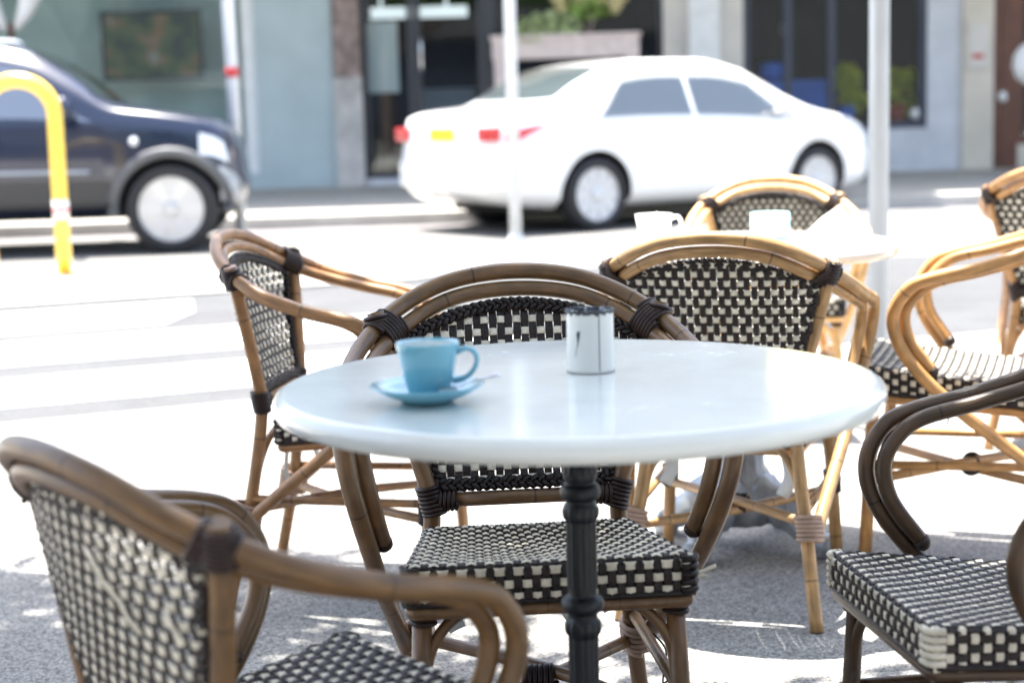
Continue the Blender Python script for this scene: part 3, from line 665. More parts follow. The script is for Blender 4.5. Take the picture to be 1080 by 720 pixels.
for sd_ in (1, -1):
    pn = bd.patch('rear_window', M['pale_glass'], sedan, lambda v: (1.06+.34*v, 2.12-.02*v), 5.08, 5.96, sd_)
    bd.patch('front_window', M['pale_glass'], sedan, lambda v: (2.16-.02*v, 3.42-.55*v), 5.08, 5.96, sd_)
    bd.patch('tail_light', M['tail_red'], sedan, lambda v: (.125, .20+.32*v), 4.45, 4.95, sd_, .01)
    bd.patch('headlight', M['lens'], sedan, lambda v: (4.12+.02*v, 4.50-.12*v), 4.3, 5.0, sd_, .01)
    for (x0, x1) in ((2.17, 3.17), (1.46, 2.15)):
        dr = bd.patch('door', M['car_white'], sedan, lambda v, x0=x0, x1=x1: (x0, x1), 2.3, 4.92, sd_, .004)
        m_ = MB(); hx = x0+.12; p0 = bd.off(hx, 4.35, sd_, .004); p3 = bd.off(hx+.17, 4.35, sd_, .004); q0 = bd.off(hx+.02, 4.35, sd_, .035); q1 = bd.off(hx+.15, 4.35, sd_, .035)
        m_.sweep([p0, q0, q1, p3], .012, 8); m_.build('handle', M['car_white'], dr)
    m_ = MB(); mp = bd.off(3.12, 5.25, sd_, .0)
    m_.sweep([mp, mp+Vector((0, sd_*.08, 0)), mp+Vector((0, sd_*.14, .03))], [.025, .02, .05], 8)
    m_.lathe([(0, -.08), (.07, -.07), (.10, 0), (.08, .06), (0, .085)], 14, 0, mp+Vector((0, sd_*.17, .03)), sx=.55); m_.build('wing_mirror', M['car_white'], sedan)
bd.top_patch('rear_windscreen', M['car_glass'], sedan, lambda q: .70+.05*q*q, lambda q: 1.36-.03*q*q, 7.0)
bd.top_patch('windscreen', M['pale_glass'], sedan, lambda q: 2.86+.03*q*q, lambda q: 3.56-.12*q*q, 7.0)
m_ = MB(); m_.box(-.012, .005, -.19, .19, .80, .91); pl_ = m_.build('number_plate', M['plate_yellow'], sedan, .004)
for sd_ in (1, -1):
    m_ = MB(); m_.box(-.012, .10, min(sd_*.57, sd_*.775), max(sd_*.57, sd_*.775), .80, .915); m_.build('rear_lamp', M['tail_red'], sedan, .01)
m_ = MB(); m_.box(-.02, .06, -.72, .72, .40, .62); m_.build('rear_bumper', M['car_white'], sedan, .03)
m_ = MB(); m_.box(-.03, .0, -.22, .22, .935, .96); m_.build('boot_trim', M['car_white'], sedan, .004)
for (x, sp_) in ((1.02, 0), (3.62, 0)):
    for sd_ in (1, -1): wheel(sedan, x, sd_*.77, .315, sd_, 10)
m_ = MB(); m_.box(.5, 4.1, -.62, .62, .17, .3); m_.build('underbody', M['under'], sedan)
TH = R(34)
sedan.rotation_euler = (0, 0, TH)
# right rear wheel contact sits near (.75,13.4); local right side is -y
loc = Vector((1.02, -.84, 0)); loc.rotate(Euler((0, 0, TH))); sedan.location = Vector((.76, 14.5, 0))-loc

# dark four wheel drive
suv = empty('four_wheel_drive', (0, 0, 0)); tag(suv, 'dark navy four wheel drive with grey wheel arch trim at the left edge', 'car')
bs = Body(T=[(0, .9), (.05, 1.2), (.25, 1.52), (.6, 1.67), (1.2, 1.71), (2.1, 1.70), (2.5, 1.64), (2.85, 1.44), (3.2, 1.19), (3.5, 1.14), (3.9, 1.06), (4.06, .96), (4.14, .80), (4.17, .62)],
          B=[(0, .8), (.1, 1.0), (.6, 1.06), (3.0, 1.03), (3.6, .99), (3.95, .92), (4.1, .78), (4.17, .55)],
          K=[(0, .48), (.4, .34), (3.8, .32), (4.1, .36), (4.17, .42)],
          W=[(0, .76), (.1, .84), (.5, .89), (3.5, .89), (3.85, .86), (4.0, .80), (4.1, .70), (4.17, .52)], L=4.17, tumble=.26)
bs.shell('body', M['car_navy'], suv, [(.95, .35, .43), (3.62, .35, .43)])
for sd_ in (1, -1):
    bs.patch('front_window', M['car_glass'], suv, lambda v: (2.08, 3.05-.52*v), 5.1, 5.95, sd_)
    bs.patch('rear_window', M['car_glass'], suv, lambda v: (1.1, 2.0), 5.1, 5.95, sd_)
    bs.patch('quarter_window', M['car_glass'], suv, lambda v: (.35+.2*v, 1.0), 5.1, 5.95, sd_)
    bs.patch('sill_trim', M['sill_grey'], suv, lambda v: (1.42, 3.16), 1.7, 2.9, sd_, .012)
    bs.patch('headlight', M['lens'], suv, lambda v: (3.86, 4.07-.03*v), 4.15, 4.98, sd_, .012)
    bs.patch('bumper_corner', M['alloy'] if False else M['grey_iron'], suv, lambda v: (4.0, 4.14), 1.6, 3.8, sd_, .012)
    for (x0, x1) in ((2.05, 3.12), (1.44, 2.03)):
        dr = bs.patch('door', M['car_navy'], suv, lambda v, x0=x0, x1=x1: (x0, x1), 3.0, 4.95, sd_, .004)
        m_ = MB(); hx = x0+.1; p0 = bs.off(hx, 4.4, sd_, .004); q0 = bs.off(hx+.02, 4.4, sd_, .04); q1 = bs.off(hx+.16, 4.4, sd_, .04); p3 = bs.off(hx+.18, 4.4, sd_, .004)
        m_.sweep([p0, q0, q1, p3], .014, 8); m_.build('handle', M['car_navy'], dr)
    # chrome-ish rubbing strip
    m_ = MB(); m_.sweep([bs.off(x/100, 3.25, sd_, .012) for x in range(145, 312, 12)], .014, 8); m_.build('rubbing_strip', M['galv'], suv)
    m_ = MB(); p = bs.off(3.36, 4.45, sd_, .008); m_.lathe([(.035, 0), (.033, .01), (0, .014)], 14); Tm = Matrix.Rotation(R(-90*sd_), 4, 'X'); m_.v = [Tm @ v+p for v in m_.v]; m_.build('side_repeater', M['lens'], suv)
    for ax in (.95, 3.62):
        m_ = MB(); pts = []
        for k in range(0, 19):
            a_ = R(-8+k*196/18); x = ax+.45*math.cos(a_); z = .35+.45*math.sin(a_)
            x = min(x, 4.06); P = bs.sec(x); W_ = P[4][0]
            for (pa, pb) in zip(P[1:], P[2:]):
                if pa[1] <= z <= pb[1]: W_ = pa[0]+(pb[0]-pa[0])*(z-pa[1])/max(pb[1]-pa[1], 1e-6); break
            pts.append((x, sd_*(W_+.006), max(z, .33)))
        m_.sweep(pts, .045, 10, cross=[(math.cos(R(a)), math.sin(R(a))*.8) for a in range(0, 360, 36)]); m_.build('wheel_arch_trim', M['car_trim'], suv)
    m_ = MB(); mp = bs.off(2.86, 5.2, sd_, 0)
    m_.sweep([mp, mp+Vector((.0, sd_*.14, .03))], [.03, .03], 8); m_.lathe([(0, -.10), (.08, -.09), (.11, 0), (.09, .09), (0, .11)], 14, 0, mp+Vector((0, sd_*.19, .05)), sx=.6); m_.build('wing_mirror', M['car_navy'], suv)
bs.top_patch('windscreen', M['car_glass'], suv, lambda q: 2.54+.03*q*q, lambda q: 3.15-.1*q*q, 7.0)
m_ = MB()
for y in (-.56, .56): m_.sweep(cr([(.6, y, 1.68), (.7, y, 1.74), (2.1, y, 1.75), (2.3, y, 1.68)], 6), .016, 8)
m_.build('roof_rail', M['galv'], suv)
for x in (.95, 3.62):
    for sd_ in (1, -1): wheel(suv, x, sd_*.78, .355, sd_, 6)
m_ = MB(); m_.box(.5, 3.95, -.6, .6, .28, .4); m_.build('underbody', M['under'], suv)
TS = R(5); suv.rotation_euler = (0, 0, TS)
loc = Vector((3.62, -.86, 0)); loc.rotate(Euler((0, 0, TS))); suv.location = Vector((-2.66, 13.35, 0))-loc

# ------------------------------------------------------------------ rattan chair
def strand_cross(double):
    if double: return [(-.5, -.05), (-.42, .34), (-.2, .40), (0, .12), (.2, .40), (.42, .34), (.5, -.05), (0, -.3)]
    return [(-.5, 0), (-.36, .26), (.36, .26), (.5, 0), (.36, -.26), (-.36, -.26)]
def weave(mb, S, u0, u1, v0, v1, pu, pv, inside, amp=.0022, wu=.97, wv=.64, rnd=None):
    """real over-and-under weave: dark strands run along v, pale ones along u"""
    nu = int(round((u1-u0)/pu)); nv = int(round((v1-v0)/pv)); pu = (u1-u0)/nu; pv = (v1-v0)/nv
    def run(seq, width, cross, mi):
        cur = []
        def flush():
            if len(cur) > 2: mb.sweep([p for p, n in cur], width, 0, mi, True, cross, up=[n for p, n in cur])
            cur.clear()
        for ok, p, n in seq:
            if ok: cur.append((p, n))
            else: flush()
        flush()
    th = .30
    for i in range(nu):
        u = u0+(i+.5)*pu+random.uniform(-.05, .05)*pu; seq = []
        for k in range(2*nv+1):
            v = v0+k*pv/2; j = (k-1)/2
            p, n = S(u, v); o = amp*math.cos(math.pi*(v-v0)/pv-math.pi/2+0) if False else amp*math.sin(math.pi*(v-v0)/pv)*(1 if i % 2 else -1)
            seq.append((inside(u, v), p+n*(o+random.uniform(-.0005, .0005))+Vector((random.uniform(-.0004, .0004), 0, 0)), n))
        run(seq, pu*wu, [(x, y*.30) for x, y in strand_cross(True)], 0)
    for j in range(nv):
        v = v0+(j+.5)*pv; seq = []
        for k in range(2*nu+1):
            u = u0+k*pu/2
            p, n = S(u, v); o = -amp*math.sin(math.pi*(u-u0)/pu+math.pi*0)*(1 if j % 2 else -1)
            # over where the dark one is under
            seq.append((inside(u, v), p+n*(-o if False else o), n))
        run(seq, pv*wv, [(x, y*.30) for x, y in strand_cross(False)], 1)

A_ = [(0, .315, .808), (.11, .302, .795), (.200, .258, .755), (.257, .175, .707), (.281, .07, .670), (.289, -.02, .650), (.287, -.075, .627), (.279, -.108, .573), (.266, -.100, .510), (.25, -.050, .435), (.235, .035, .355), (.215, .14, .27), (.197, .235, .19)]
B_ = [(0, .304, .780), (.105, .290, .768), (.188, .246, .729), (.236, .166, .690), (.256, .065, .660), (.264, -.018, .640), (.262, -.060, .615), (.255, -.088, .572), (.244, -.080, .514), (.231, -.034, .446)]
def mir(pts): return [(-x, y, z) for x, y, z in reversed(pts[1:])]+list(pts)
def post_x(z): return lerp_tab([(.42, .150), (.78, .238)], z)
def back_y(x, z): return .200+(z-.45)*.30-.20*max(z-.45, 0)*(x/.235)**2
def arch(x): return .757-1.35*x*x
def make_chair():
    root = empty('rattan_armchair')
    A = cr(mir(A_), 8); B = cr(mir(B_), 8); n1 = len(A); iA = next(i for i, p in enumerate(A) if p.x > .222); iB = next(i for i, p in enumerate(B) if p.x > .196)
    iAl = n1-1-iA; iBl = len(B)-1-iB
    m_ = MB(); m_.sweep(A[iAl:iA+1], .0138, 12); m_.sweep(B[iBl:iB+1], .0128, 12); m_.build('back_rim', M['cane'], root)
    for (a, b) in ((A[iA:], B[iB:]), (A[:iAl+1][::-1], B[:iBl+1][::-1])):
        m_ = MB(); m_.sweep(a, .0138, 12); m_.sweep(b, .0128, 12)
        ar = m_.build('armrest', M['cane'], root)
        m_ = MB(); t = (b[-1]-b[-2]).normalized(); m_.sweep([b[-1]-t*.006, b[-1]+t*.004, b[-1]+t*.012], [.0140, .0142, .008], 12); m_.build('end_cap', M['binding'], ar)
    for sx in (1, -1):
        post = cr([(sx*.205, .285, 0), (sx*.178, .236, .2), (sx*.152, .203, .42), (sx*.170, .205, .52), (sx*.215, .222, .69), (sx*.231, .232, .757)], 6)
        m_ = MB(); m_.sweep(post, .0142, 12); m_.build('leg', M['cane'], root)
        m_ = MB(); m_.sweep([(sx*.178, -.160, .41), (sx*.188, -.168, .2), (sx*.199, -.178, 0)], .0142, 12); m_.build('leg', M['cane'], root)
    # stretchers: crossed diagonals with a bound middle, straight sides, curved braces
    m_ = MB()
    m_.sweep(cr([(.190, -.165, .20), (.02, .035, .215), (-.176, .232, .215)], 6), .0105, 10)
    m_.sweep(cr([(-.190, -.165, .20), (-.02, .03, .192), (.176, .232, .195)], 6), .0105, 10)
    for sx in (1, -1): m_.sweep([(sx*.190, -.165, .235), (sx*.176, .230, .240)], .0095, 10)
    m_.build('stretcher', M['cane'], root)
    for sx in (1, -1):
        m_ = MB(); m_.sweep(cr([(sx*.180, -.166, .26), (sx*.168, -.163, .325), (sx*.125, -.158, .372), (sx*.05, -.154, .388)], 6), .0085, 10); m_.build('brace', M['cane'], root)
        m_ = MB(); m_.sweep(cr([(sx*.168, .224, .235), (sx*.150, .212, .315), (sx*.105, .198, .370), (sx*.03, .190, .382)], 6), .0085, 10); m_.build('brace', M['cane'], root)
    # bindings
    def coil(p, t, L, r, turns, sc=(1, 1), upv=None, mt='binding', name='binding'):
        p = Vector(p); t = Vector(t).normalized(); a = Vector(upv) if upv else (Vector((0, 0, 1)) if abs(t.z) < .9 else Vector((1, 0, 0)))
        n = (a-t*a.dot(t)).normalized(); b = t.cross(n); pts = []; N = turns*14
        for k in range(N+1):
            an = 2*math.pi*k/14; j = 1+.03*math.sin(k*.37)
            pts.append(p+t*(L*(k/N-.5))+b*(r*j*sc[0]*math.cos(an))+n*(r*j*sc[1]*math.sin(an)))
        m_ = MB(); m_.sweep(pts, L/turns*.54, 6); return m_.build(name, M[mt], root)
    for sx in (1, -1):
        ia = iA if sx > 0 else iAl; ib = iB if sx > 0 else iBl; pa = A[ia]; tan = A[ia+1]-A[ia-1]; mid = (pa+B[ib])*.5
        coil(mid, tan, .046, .0195, 7, (1.0, 1.5), upv=pa-B[ib])
        coil((sx*.226, .229, .730), (sx*.09, .05, .34), .045, .0180, 7)
        coil((sx*.153, .203, .452), (sx*.05, .01, .2), .05, .0172, 7)
        coil((sx*.128, .203, .452), (1, 0, 0), .035, .0155, 5)
        coil((sx*.1795, -.161, .375), (0, 0, 1), .03, .0172, 4)
        coil((sx*.1875, -.1675, .215), (sx*.01, 0, -.2), .05, .0170, 7)
        o_ = coil((sx*.185, .237, .205), (sx*.12, .22, -.9), .055, .0275, 6, (1.15, .9), mt='pale_binding'); o_['label'] = 'pale cord binding low on the rear leg'
    coil((0, .033, .204), (1, 0, 0), .05, .0190, 6)
    # backrest weave
    def S(u, v): return Vector((u, back_y(u, v), v)), Vector((0, -1, .3)).normalized()
    m_ = MB(); weave(m_, S, -.232, .232, .472, .780, .0133, .0192, lambda u, v: abs(u) < post_x(v)-.010 and v < arch(u)+.012 and v > .470)
    br = m_.build('backrest', [M['dark_strand'], M['white_strand']], root)
    # braid around the panel
    loop = []
    zb = .476
    for k in range(13): x = -.135+.27*k/12; loop.append(Vector((x, back_y(x, zb)-.004, zb)))
    for k in range(1, 12): z = zb+(.695-zb)*k/12; x = post_x(z)-.021; loop.append(Vector((x, back_y(x, z)-.004, z)))
    for k in range(17): x = .196-.392*k/16; z = arch(x); loop.append(Vector((x, back_y(x, z)-.004, z)))
    for k in range(1, 12): z = .695-(.695-zb)*k/12; x = -(post_x(z)-.021); loop.append(Vector((x, back_y(x, z)-.004, z)))
    m_ = MB(); LL = [0]
    lp_ = loop+[loop[0]]
    for p, q in zip(lp_, lp_[1:]): LL.append(LL[-1]+(q-p).length)
    tot = LL[-1]; N = int(tot/.0045); cyc = round(tot/.038)
    def at(s_):
        s_ %= tot
        for i in range(len(LL)-1):
            if s_ <= LL[i+1]: f = (s_-LL[i])/max(LL[i+1]-LL[i], 1e-6); return lp_[i].lerp(lp_[i+1], f), (lp_[i+1]-lp_[i]).normalized()
    nrm = Vector((0, -1, .3)).normalized()
    for kk in range(3):
        pts = []
        for i in range(N):
            s_ = tot*i/N; p, t = at(s_); th_ = 2*math.pi*cyc*i/N+2*math.pi*kk/3; lat = t.cross(nrm)
            pts.append(p+lat*(.0075*math.sin(th_))+nrm*(.0045*math.sin(2*th_)))
        m_.sweep(pts, .0046, 6, closed=True)
    m_.build('braid_trim', M['dark_strand'], br)
    m_ = MB(); m_.sweep([(-.15, .2035, .452), (.15, .2035, .452)], .0125, 12); m_.build('back_rail', M['cane'], root)
    # seat
    YF, YR = -.198, .172
    def zs(y): return .452-(y-YF)*.10
    def hw(y): return .205-(y-YF)*.105
    def bend(s_, h, r=.012):
        """arc length s past the flat half-length h folds down"""
        a = abs(s_); sg = 1 if s_ >= 0 else -1
        if a <= h-r: return s_, 0, 0.0
        q = (a-(h-r))/r
        if q < math.pi/2: return sg*(h-r+r*math.sin(q)), r*(1-math.cos(q)), q
        return sg*h, r+(a-(h-r)-r*math.pi/2), math.pi/2
    yc = (YF+YR)/2; hy = (YR-YF)/2
    def SS(u, v):
        y0, dy, qy = bend(v, hy); w_ = hw(yc+y0); x0, dx, qx = bend(u*w_/.19, w_)
        y = yc+y0; z = zs(y)-.010*max(0, 1-(x0/w_)**2)*max(0, 1-(y0/hy)**2)-dy-dx
        sgx = 1 if u > 0 else -1; sgy = 1 if v > 0 else -1
        n = Vector((sgx*math.sin(qx), sgy*math.sin(qy)*math.cos(qx), math.cos(qy)*math.cos(qx)+.02)).normalized()
        return Vector((x0, y, z)), n
    def ins(u, v): return not (abs(u) > .186 and abs(v) > hy-.004)
    D = .052
    m_ = MB(); weave(m_, SS, -.19-D, .19+D, -hy-D, hy+D, .0122, .0180, ins, amp=.0021, wu=1.0, wv=.66)
    st = m_.build('seat', [M['dark_strand'], M['white_strand']], root)
    def outline(off, n=6):
        pts = []
        for (sx, sy) in ((1, -1), (1, 1), (-1, 1), (-1, -1)):
            y = yc+sy*hy; w_ = hw(y); cx, cy = sx*(w_-.02), y-sy*.02; a0 = {(1, -1): -90, (1, 1): 0, (-1, 1): 90, (-1, -1): 180}[(sx, sy)]
            for k in range(n+1): a_ = R(a0+90*k/n); pts.append((cx+(.02+off)*math.cos(a_), cy+(.02+off)*math.sin(a_)))
        return pts
    m_ = MB(); ol = outline(-.005); b = 0; n = len(ol)
    for (dz) in (-.010, -.050):
        for (x, y) in ol: m_.v.append(Vector((x, y, zs(y)+dz-(.008 if dz > -.02 else 0))))
    m_.face([i for i in range(n)], 0, None, False); m_.face([n+i for i in range(n)][::-1], 0, None, False)
    for i in range(n): j = (i+1) % n; m_.face((i, n+i, n+j, j), 0)
    m_.build('padding', M['underseat'], st)
    # corner strips: pale and dark wrapped corners
    m_ = MB()
    for (sx, sy) in ((1, -1), (1, 1), (-1, 1), (-1, -1)):
        m_ = MB(); y = yc+sy*hy; x = sx*hw(y)
        for k in range(5): zc = zs(y)-.006-.011*k; m_.sweep([(x-sx*.022, y-sy*-.0015, zc), (x-sx*.006, y-sy*.0005, zc), (x-sx*.0005, y-sy*.006, zc), (x+sx*.0015, y-sy*.022, zc)], .0052, 6)
        m_.build('corner_wrap', M['dark_strand'], st)
    m_ = MB(); ol = outline(-.012); m_.sweep([(x, y, zs(y)-.066) for (x, y) in ol], .0115, 10, closed=True); m_.build('seat_rail', M['cane'], root)
    m_ = MB(); ol = outline(.0); m_.sweep([(x, y, zs(y)-.0545) for (x, y) in ol], .0048, 6, closed=True); m_.build('edge_cord', M['dark_strand'], st)
    # hanging cloth ties
    for (x, y, l_) in ((-.13, .15, .15), (.12, .155, .13), (.05, -.02, .10)):
        m_ = MB(); m_.sweep(cr([(x, y, .40), (x+.004, y+.004, .36), (x-.006, y+.008, .40-l_*.7), (x+.012, y+.004, .40-l_)], 5), .014, 0, 0, True, [(-1, .06), (1, .06), (1, -.06), (-1, -.06)], up=(0, -1, 0)); m_.build('cloth_tie', M['cloth_tie'], root)
    return root

CH = [ # x, y, heading (deg), tint (sun and shade partly put into the cane colour), label
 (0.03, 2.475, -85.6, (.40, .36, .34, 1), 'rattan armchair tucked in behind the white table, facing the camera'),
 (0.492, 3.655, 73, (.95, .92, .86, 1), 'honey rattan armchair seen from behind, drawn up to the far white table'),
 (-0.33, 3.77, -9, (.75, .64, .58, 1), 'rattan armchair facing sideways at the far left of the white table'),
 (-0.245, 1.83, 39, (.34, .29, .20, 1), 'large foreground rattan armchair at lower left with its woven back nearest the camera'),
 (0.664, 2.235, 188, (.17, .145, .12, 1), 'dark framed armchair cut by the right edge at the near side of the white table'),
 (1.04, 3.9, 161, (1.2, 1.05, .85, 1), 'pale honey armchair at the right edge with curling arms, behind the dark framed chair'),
 (0.87, 5.5, -96, (2.0, 2.0, 1.9, 1), 'sunlit armchair beyond the far white table, facing the camera'),  # raised tint paints strong sun onto the cane
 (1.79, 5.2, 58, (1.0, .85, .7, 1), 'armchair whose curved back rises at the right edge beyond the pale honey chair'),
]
proto = make_chair()
for i, (x, y, hd, tint, lab) in enumerate(CH):
    o = proto if i == 0 else copy_tree(proto)
    CH[i] = (*CH[i], o)
for (x, y, hd, tint, lab, o) in CH:
    o.location = (x, y, .004); o.rotation_euler = (0, 0, R(hd+90))
    if 'large foreground' in lab: o.scale = (.93,)*3
    if lab.startswith('dark framed'): o.scale = (.94,)*3
    if lab.startswith('pale honey') or lab.startswith('armchair whose'): o.scale = (1.06,)*3
    tag(o, lab, 'chair', 'rattan armchairs around the café tables')
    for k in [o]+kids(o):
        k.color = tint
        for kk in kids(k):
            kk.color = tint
            if lab.startswith('dark framed') and kk.name.startswith('corner_wrap'):
                kk.material_slots[0].link = 'OBJECT'; kk.material_slots[0].material = M['white_strand']
def loose(o, strands):
    for pts in strands:
        m_ = MB(); m_.sweep(cr(pts, 4), .0032, 0, 0, True, [(-1, .12), (1, .12), (1, -.12), (-1, -.12)], up=(0, 1, .2)); m_.build('loose_strand', [M['white_strand']], o)
for c in CH:
    if 'large foreground' in c[4]: loose(c[5], [[(x_, back_y(x_, z_)+.006+.004*(k_ == 1), z_) for k_, (x_, z_) in enumerate(q)] for q in ([(-.03, .70), (-.045, .672), (-.062, .645)], [(-.062, .65), (-.075, .63), (-.085, .612)], [(-.145, .655), (-.155, .635), (-.163, .618)])])
    if 'tucked in' in c[4]: loose(c[5], [[(.205, -.17, .415), (.22, -.165, .418), (.24, -.16, .424)], [(.205, -.16, .405), (.218, -.155, .408), (.228, -.15, .406)], [(-.208, -.15, .40), (-.222, -.14, .398), (-.23, -.13, .39)]])
# stray cable tie ends
def wire(pts, label, loc=(0, 0, 0)):
    m_ = MB(); m_.sweep(cr(pts, 8), .0018, 6); return tag(m_.build('cable_tie', M['wire']), label, 'cable tie', 'loose cable tie ends')

wire([(-.655, 3.74, .722), (-.630, 3.74, .732), (-.605, 3.75, .734), (-.575, 3.76, .728)], 'black cable tie end sticking out behind the chair at the far left')
wire([(.215, 2.63, .235), (.232, 2.60, .215), (.225, 2.58, .170), (.245, 2.57, .20), (.25, 2.57, .26), (.238, 2.58, .30)], 'black cable tie loop hanging low at the rear leg of the chair behind the table')
# ------------------------------------------------------------------ tables
def table(loc, label, iron, foot=.27, turn=63, bulk=1):
    t = empty('cafe_table', loc); tag(t, label, 'table', 'round café tables')
    r = .375; z = .74
    m_ = MB(); m_.lathe([(0, z-.030), (r-.012, z-.030), (r-.004, z-.027), (r, z-.019), (r, z-.010), (r-.003, z-.004), (r-.009, z), (r-.013, z+.0), (r-.05, z), (r-.2, z), (0, z)], 128); m_.build('tabletop', M['marble'], t)
    m_ = MB(); m_.lathe([(0, z-.044), (.11, z-.044), (.12, z-.038), (.12, z-.030), (0, z-.030)], 32); m_.build('top_plate', M[iron], t)
    fl = lambda a, zz: 1+(.05*math.cos(14*a) if not any(abs(zz-q) < .022 for q in (.60, .455, .2)) else 0)
    prof = []; zz = .16
    rings = [(.60, .0255), (.455, .0275), (.455-.03, .0225), (.60-.026, .0225), (.60+.024, .0215), (.23, .03)]
    while zz <= z-.044:
        rr = .0185
        for (rz_, rv) in rings:
            d = abs(zz-rz_)
            if d < .011: rr = max(rr, .0185+(rv-.0185)*math.sqrt(1-(d/.011)**2))
        if zz < .22: rr = .0185+(.22-zz)*.1
        prof.append((rr, zz)); zz += .0022
    m_ = MB(); m_.lathe([(0, .15)]+prof, 56, 0, mod=fl); m_.build('pedestal', M[iron], t)
    m_ = MB(); m_.lathe([(0, .05), (.05*bulk, .06), (.062*bulk, .10), (.05*bulk, .15), (.045*bulk, .17), (.047*bulk, .18), (.036*bulk, .20), (.034*bulk, .27), (.028, .30), (.0, .30)], 40, 0, mod=lambda a, z: 1+(.06*math.cos(12*a) if .18 < z < .28 or z < .1 else 0)); m_.build('hub', M[iron], t)
    for k in range(4):
        a = R(turn+90*k); c, s_ = math.cos(a), math.sin(a)
        P = [(.03, .12), (.08, .125), (.14, .085), (.20, .045), (foot, .03), (foot+.035, .02)]
        m_ = MB(); m_.sweep(cr([(q*c, q*s_, h) for q, h in P], 6), [.045*bulk]*6+[.036*bulk]*6+[.028*bulk]*6+[.022*bulk]*6+[.026*bulk]*6+[.018], 12, cross=[(math.cos(R(b))*.8, math.sin(R(b))*.9) for b in range(0, 360, 30)], up=(0, 0, 1))
        m_.lathe([(.026, 0), (.03, .012), (.02, .02)], 14, 0, ((foot+.01)*c, (foot+.01)*s_, .0)); m_.build('foot', M[iron], t)
    return t
T1 = (.080, 2.065, .004); T2 = (.55, 4.03, .004)
table(T1, 'near round white stone café table on a black fluted pedestal, holding the blue cup', 'black_iron')
table(T2, 'farther round white café table on a grey cast iron base, behind the rear facing chair', 'grey_iron', .21, -38, 1.5)

# cup, saucer, spoon
ZT = .7445
sx_, sy_ = -.100, 1.938
m_ = MB(); m_.lathe([(0, .006), (.022, .006), (.024, 0), (.030, 0), (.034, .004), (.052, .0105), (.0665, .0195), (.0675, .0205), (.0662, .0215), (.050, .0145), (.032, .0085), (.024, .0075), (0, .0075)], 56, 0, (sx_, sy_, ZT))
tag(m_.build('saucer', M['blue_glaze']), 'light blue saucer under the coffee cup on the near white table', 'saucer')
cp = empty('coffee_cup', (sx_+.002, sy_, ZT+.008)); cp.rotation_euler = (0, 0, R(-8)); tag(cp, 'light blue coffee cup with a rounded handle standing on its saucer', 'cup')
m_ = MB(); m_.lathe([(0, .003), (.018, .003), (.020, 0), (.0225, 0), (.0245, .004), (.0265, .012), (.0315, .032), (.0355, .052), (.0372, .0605), (.0372, .0622), (.0358, .0625), (.0345, .0605)], 56)
m_.build('bowl', M['blue_glaze'], cp)
m_ = MB(); m_.lathe([(.0346, .0603), (.0328, .048), (.029, .030), (.023, .010), (0, .007)], 48); m_.build('lining', M['blue_inner'], cp)
m_ = MB(); m_.lathe([(.0341, .0565), (.02, .0572), (0, .0574)], 40); m_.build('coffee', M['coffee'], cp)
m_ = MB(); m_.sweep(cr([(.0345, 0, .050), (.044, 0, .0545), (.054, 0, .051), (.0575, 0, .041), (.053, 0, .029), (.043, 0, .0205), (.029, 0, .0165)], 8), [.0042]*10+[.0036]*30+[.0045]*9, 12, cross=[(math.cos(R(a_))*1.25, math.sin(R(a_))*.85) for a_ in range(0, 360, 30)], up=[Vector((0, 1, 0))]*49 if False else None); m_.build('handle', M['blue_glaze'], cp)
sp = empty('teaspoon', (sx_+.028, sy_-.034, ZT+.016)); sp.rotation_euler = (0, R(-4), R(20)); tag(sp, 'small steel teaspoon resting on the blue saucer', 'spoon')
m_ = MB(); m_.lathe([(0, -.004), (.007, -.003), (.0105, .0005), (.0098, .0012), (.006, -.001), (0, -.002)], 20, 0, (0, 0, .004), sx=1.35); m_.build('spoon_bowl', M['steel'], sp)
m_ = MB(); m_.sweep(cr([(.012, 0, .0045), (.025, .001, .008), (.045, .002, .010), (.062, .003, .010)], 5), [.0014]*6+[.0018]*6+[.0026]*4, 8); m_.build('spoon_handle', M['steel'], sp)

# enamel tin with chipped dark rim and sachets
tn = empty('enamel_tin', (.100, 2.135, ZT)); tag(tn, 'white chipped enamel tin of sugar sachets on the near table', 'tin')
m_ = MB(); m_.lathe([(0, .002), (.0275, .002), (.0292, 0), (.0302, .002), (.0302, .006), (.0298, .010), (.0302, .014), (.0300, .072), (.0298, .076), (.0286, .078), (.0272, .076), (.0272, .03), (0, .028)], 56)
m_.build('body', M['enamel'], tn)
m_ = MB(); m_.sweep([(.0294*math.cos(2*math.pi*k/60), .0294*math.sin(2*math.pi*k/60), .0775+.0012*math.sin(k*1.7)) for k in range(60)], [.0017+.0011*random.random() for _ in range(60)], 8, closed=True); m_.build('chipped_rim', M['dark_rim'], tn)
m_ = MB(); m_.lathe([(.0306, 0), (.0309, .0010), (.0304, .0018)], 48, 0, (0, 0, .0004)); m_.build('base_seam', M['stone'], tn)
m_ = MB()
m_.sweep([(.0304*math.sin(.34), -.0304*math.cos(.34), .004), (.0304*math.sin(.34), -.0304*math.cos(.34), .076)], .0005, 6)
m_.build('side_seam', M['dark_rim'], tn)
m_ = MB()
def onc(a_, z, r=.0304): return Vector((r*math.sin(a_), -r*math.cos(a_), z))
poly_ = [(-.66, .050), (-.60, .055), (-.52, .053), (-.47, .056), (-.50, .048), (-.56, .040), (-.60, .034), (-.62, .042)]
b = len(m_.v)
for (a_, z) in poly_: m_.v.append(onc(a_, z))
m_.face(list(range(len(poly_))))
m_.sweep([onc(-.59, .040), onc(-.68, .030), onc(-.74, .022)], .0003, 5)
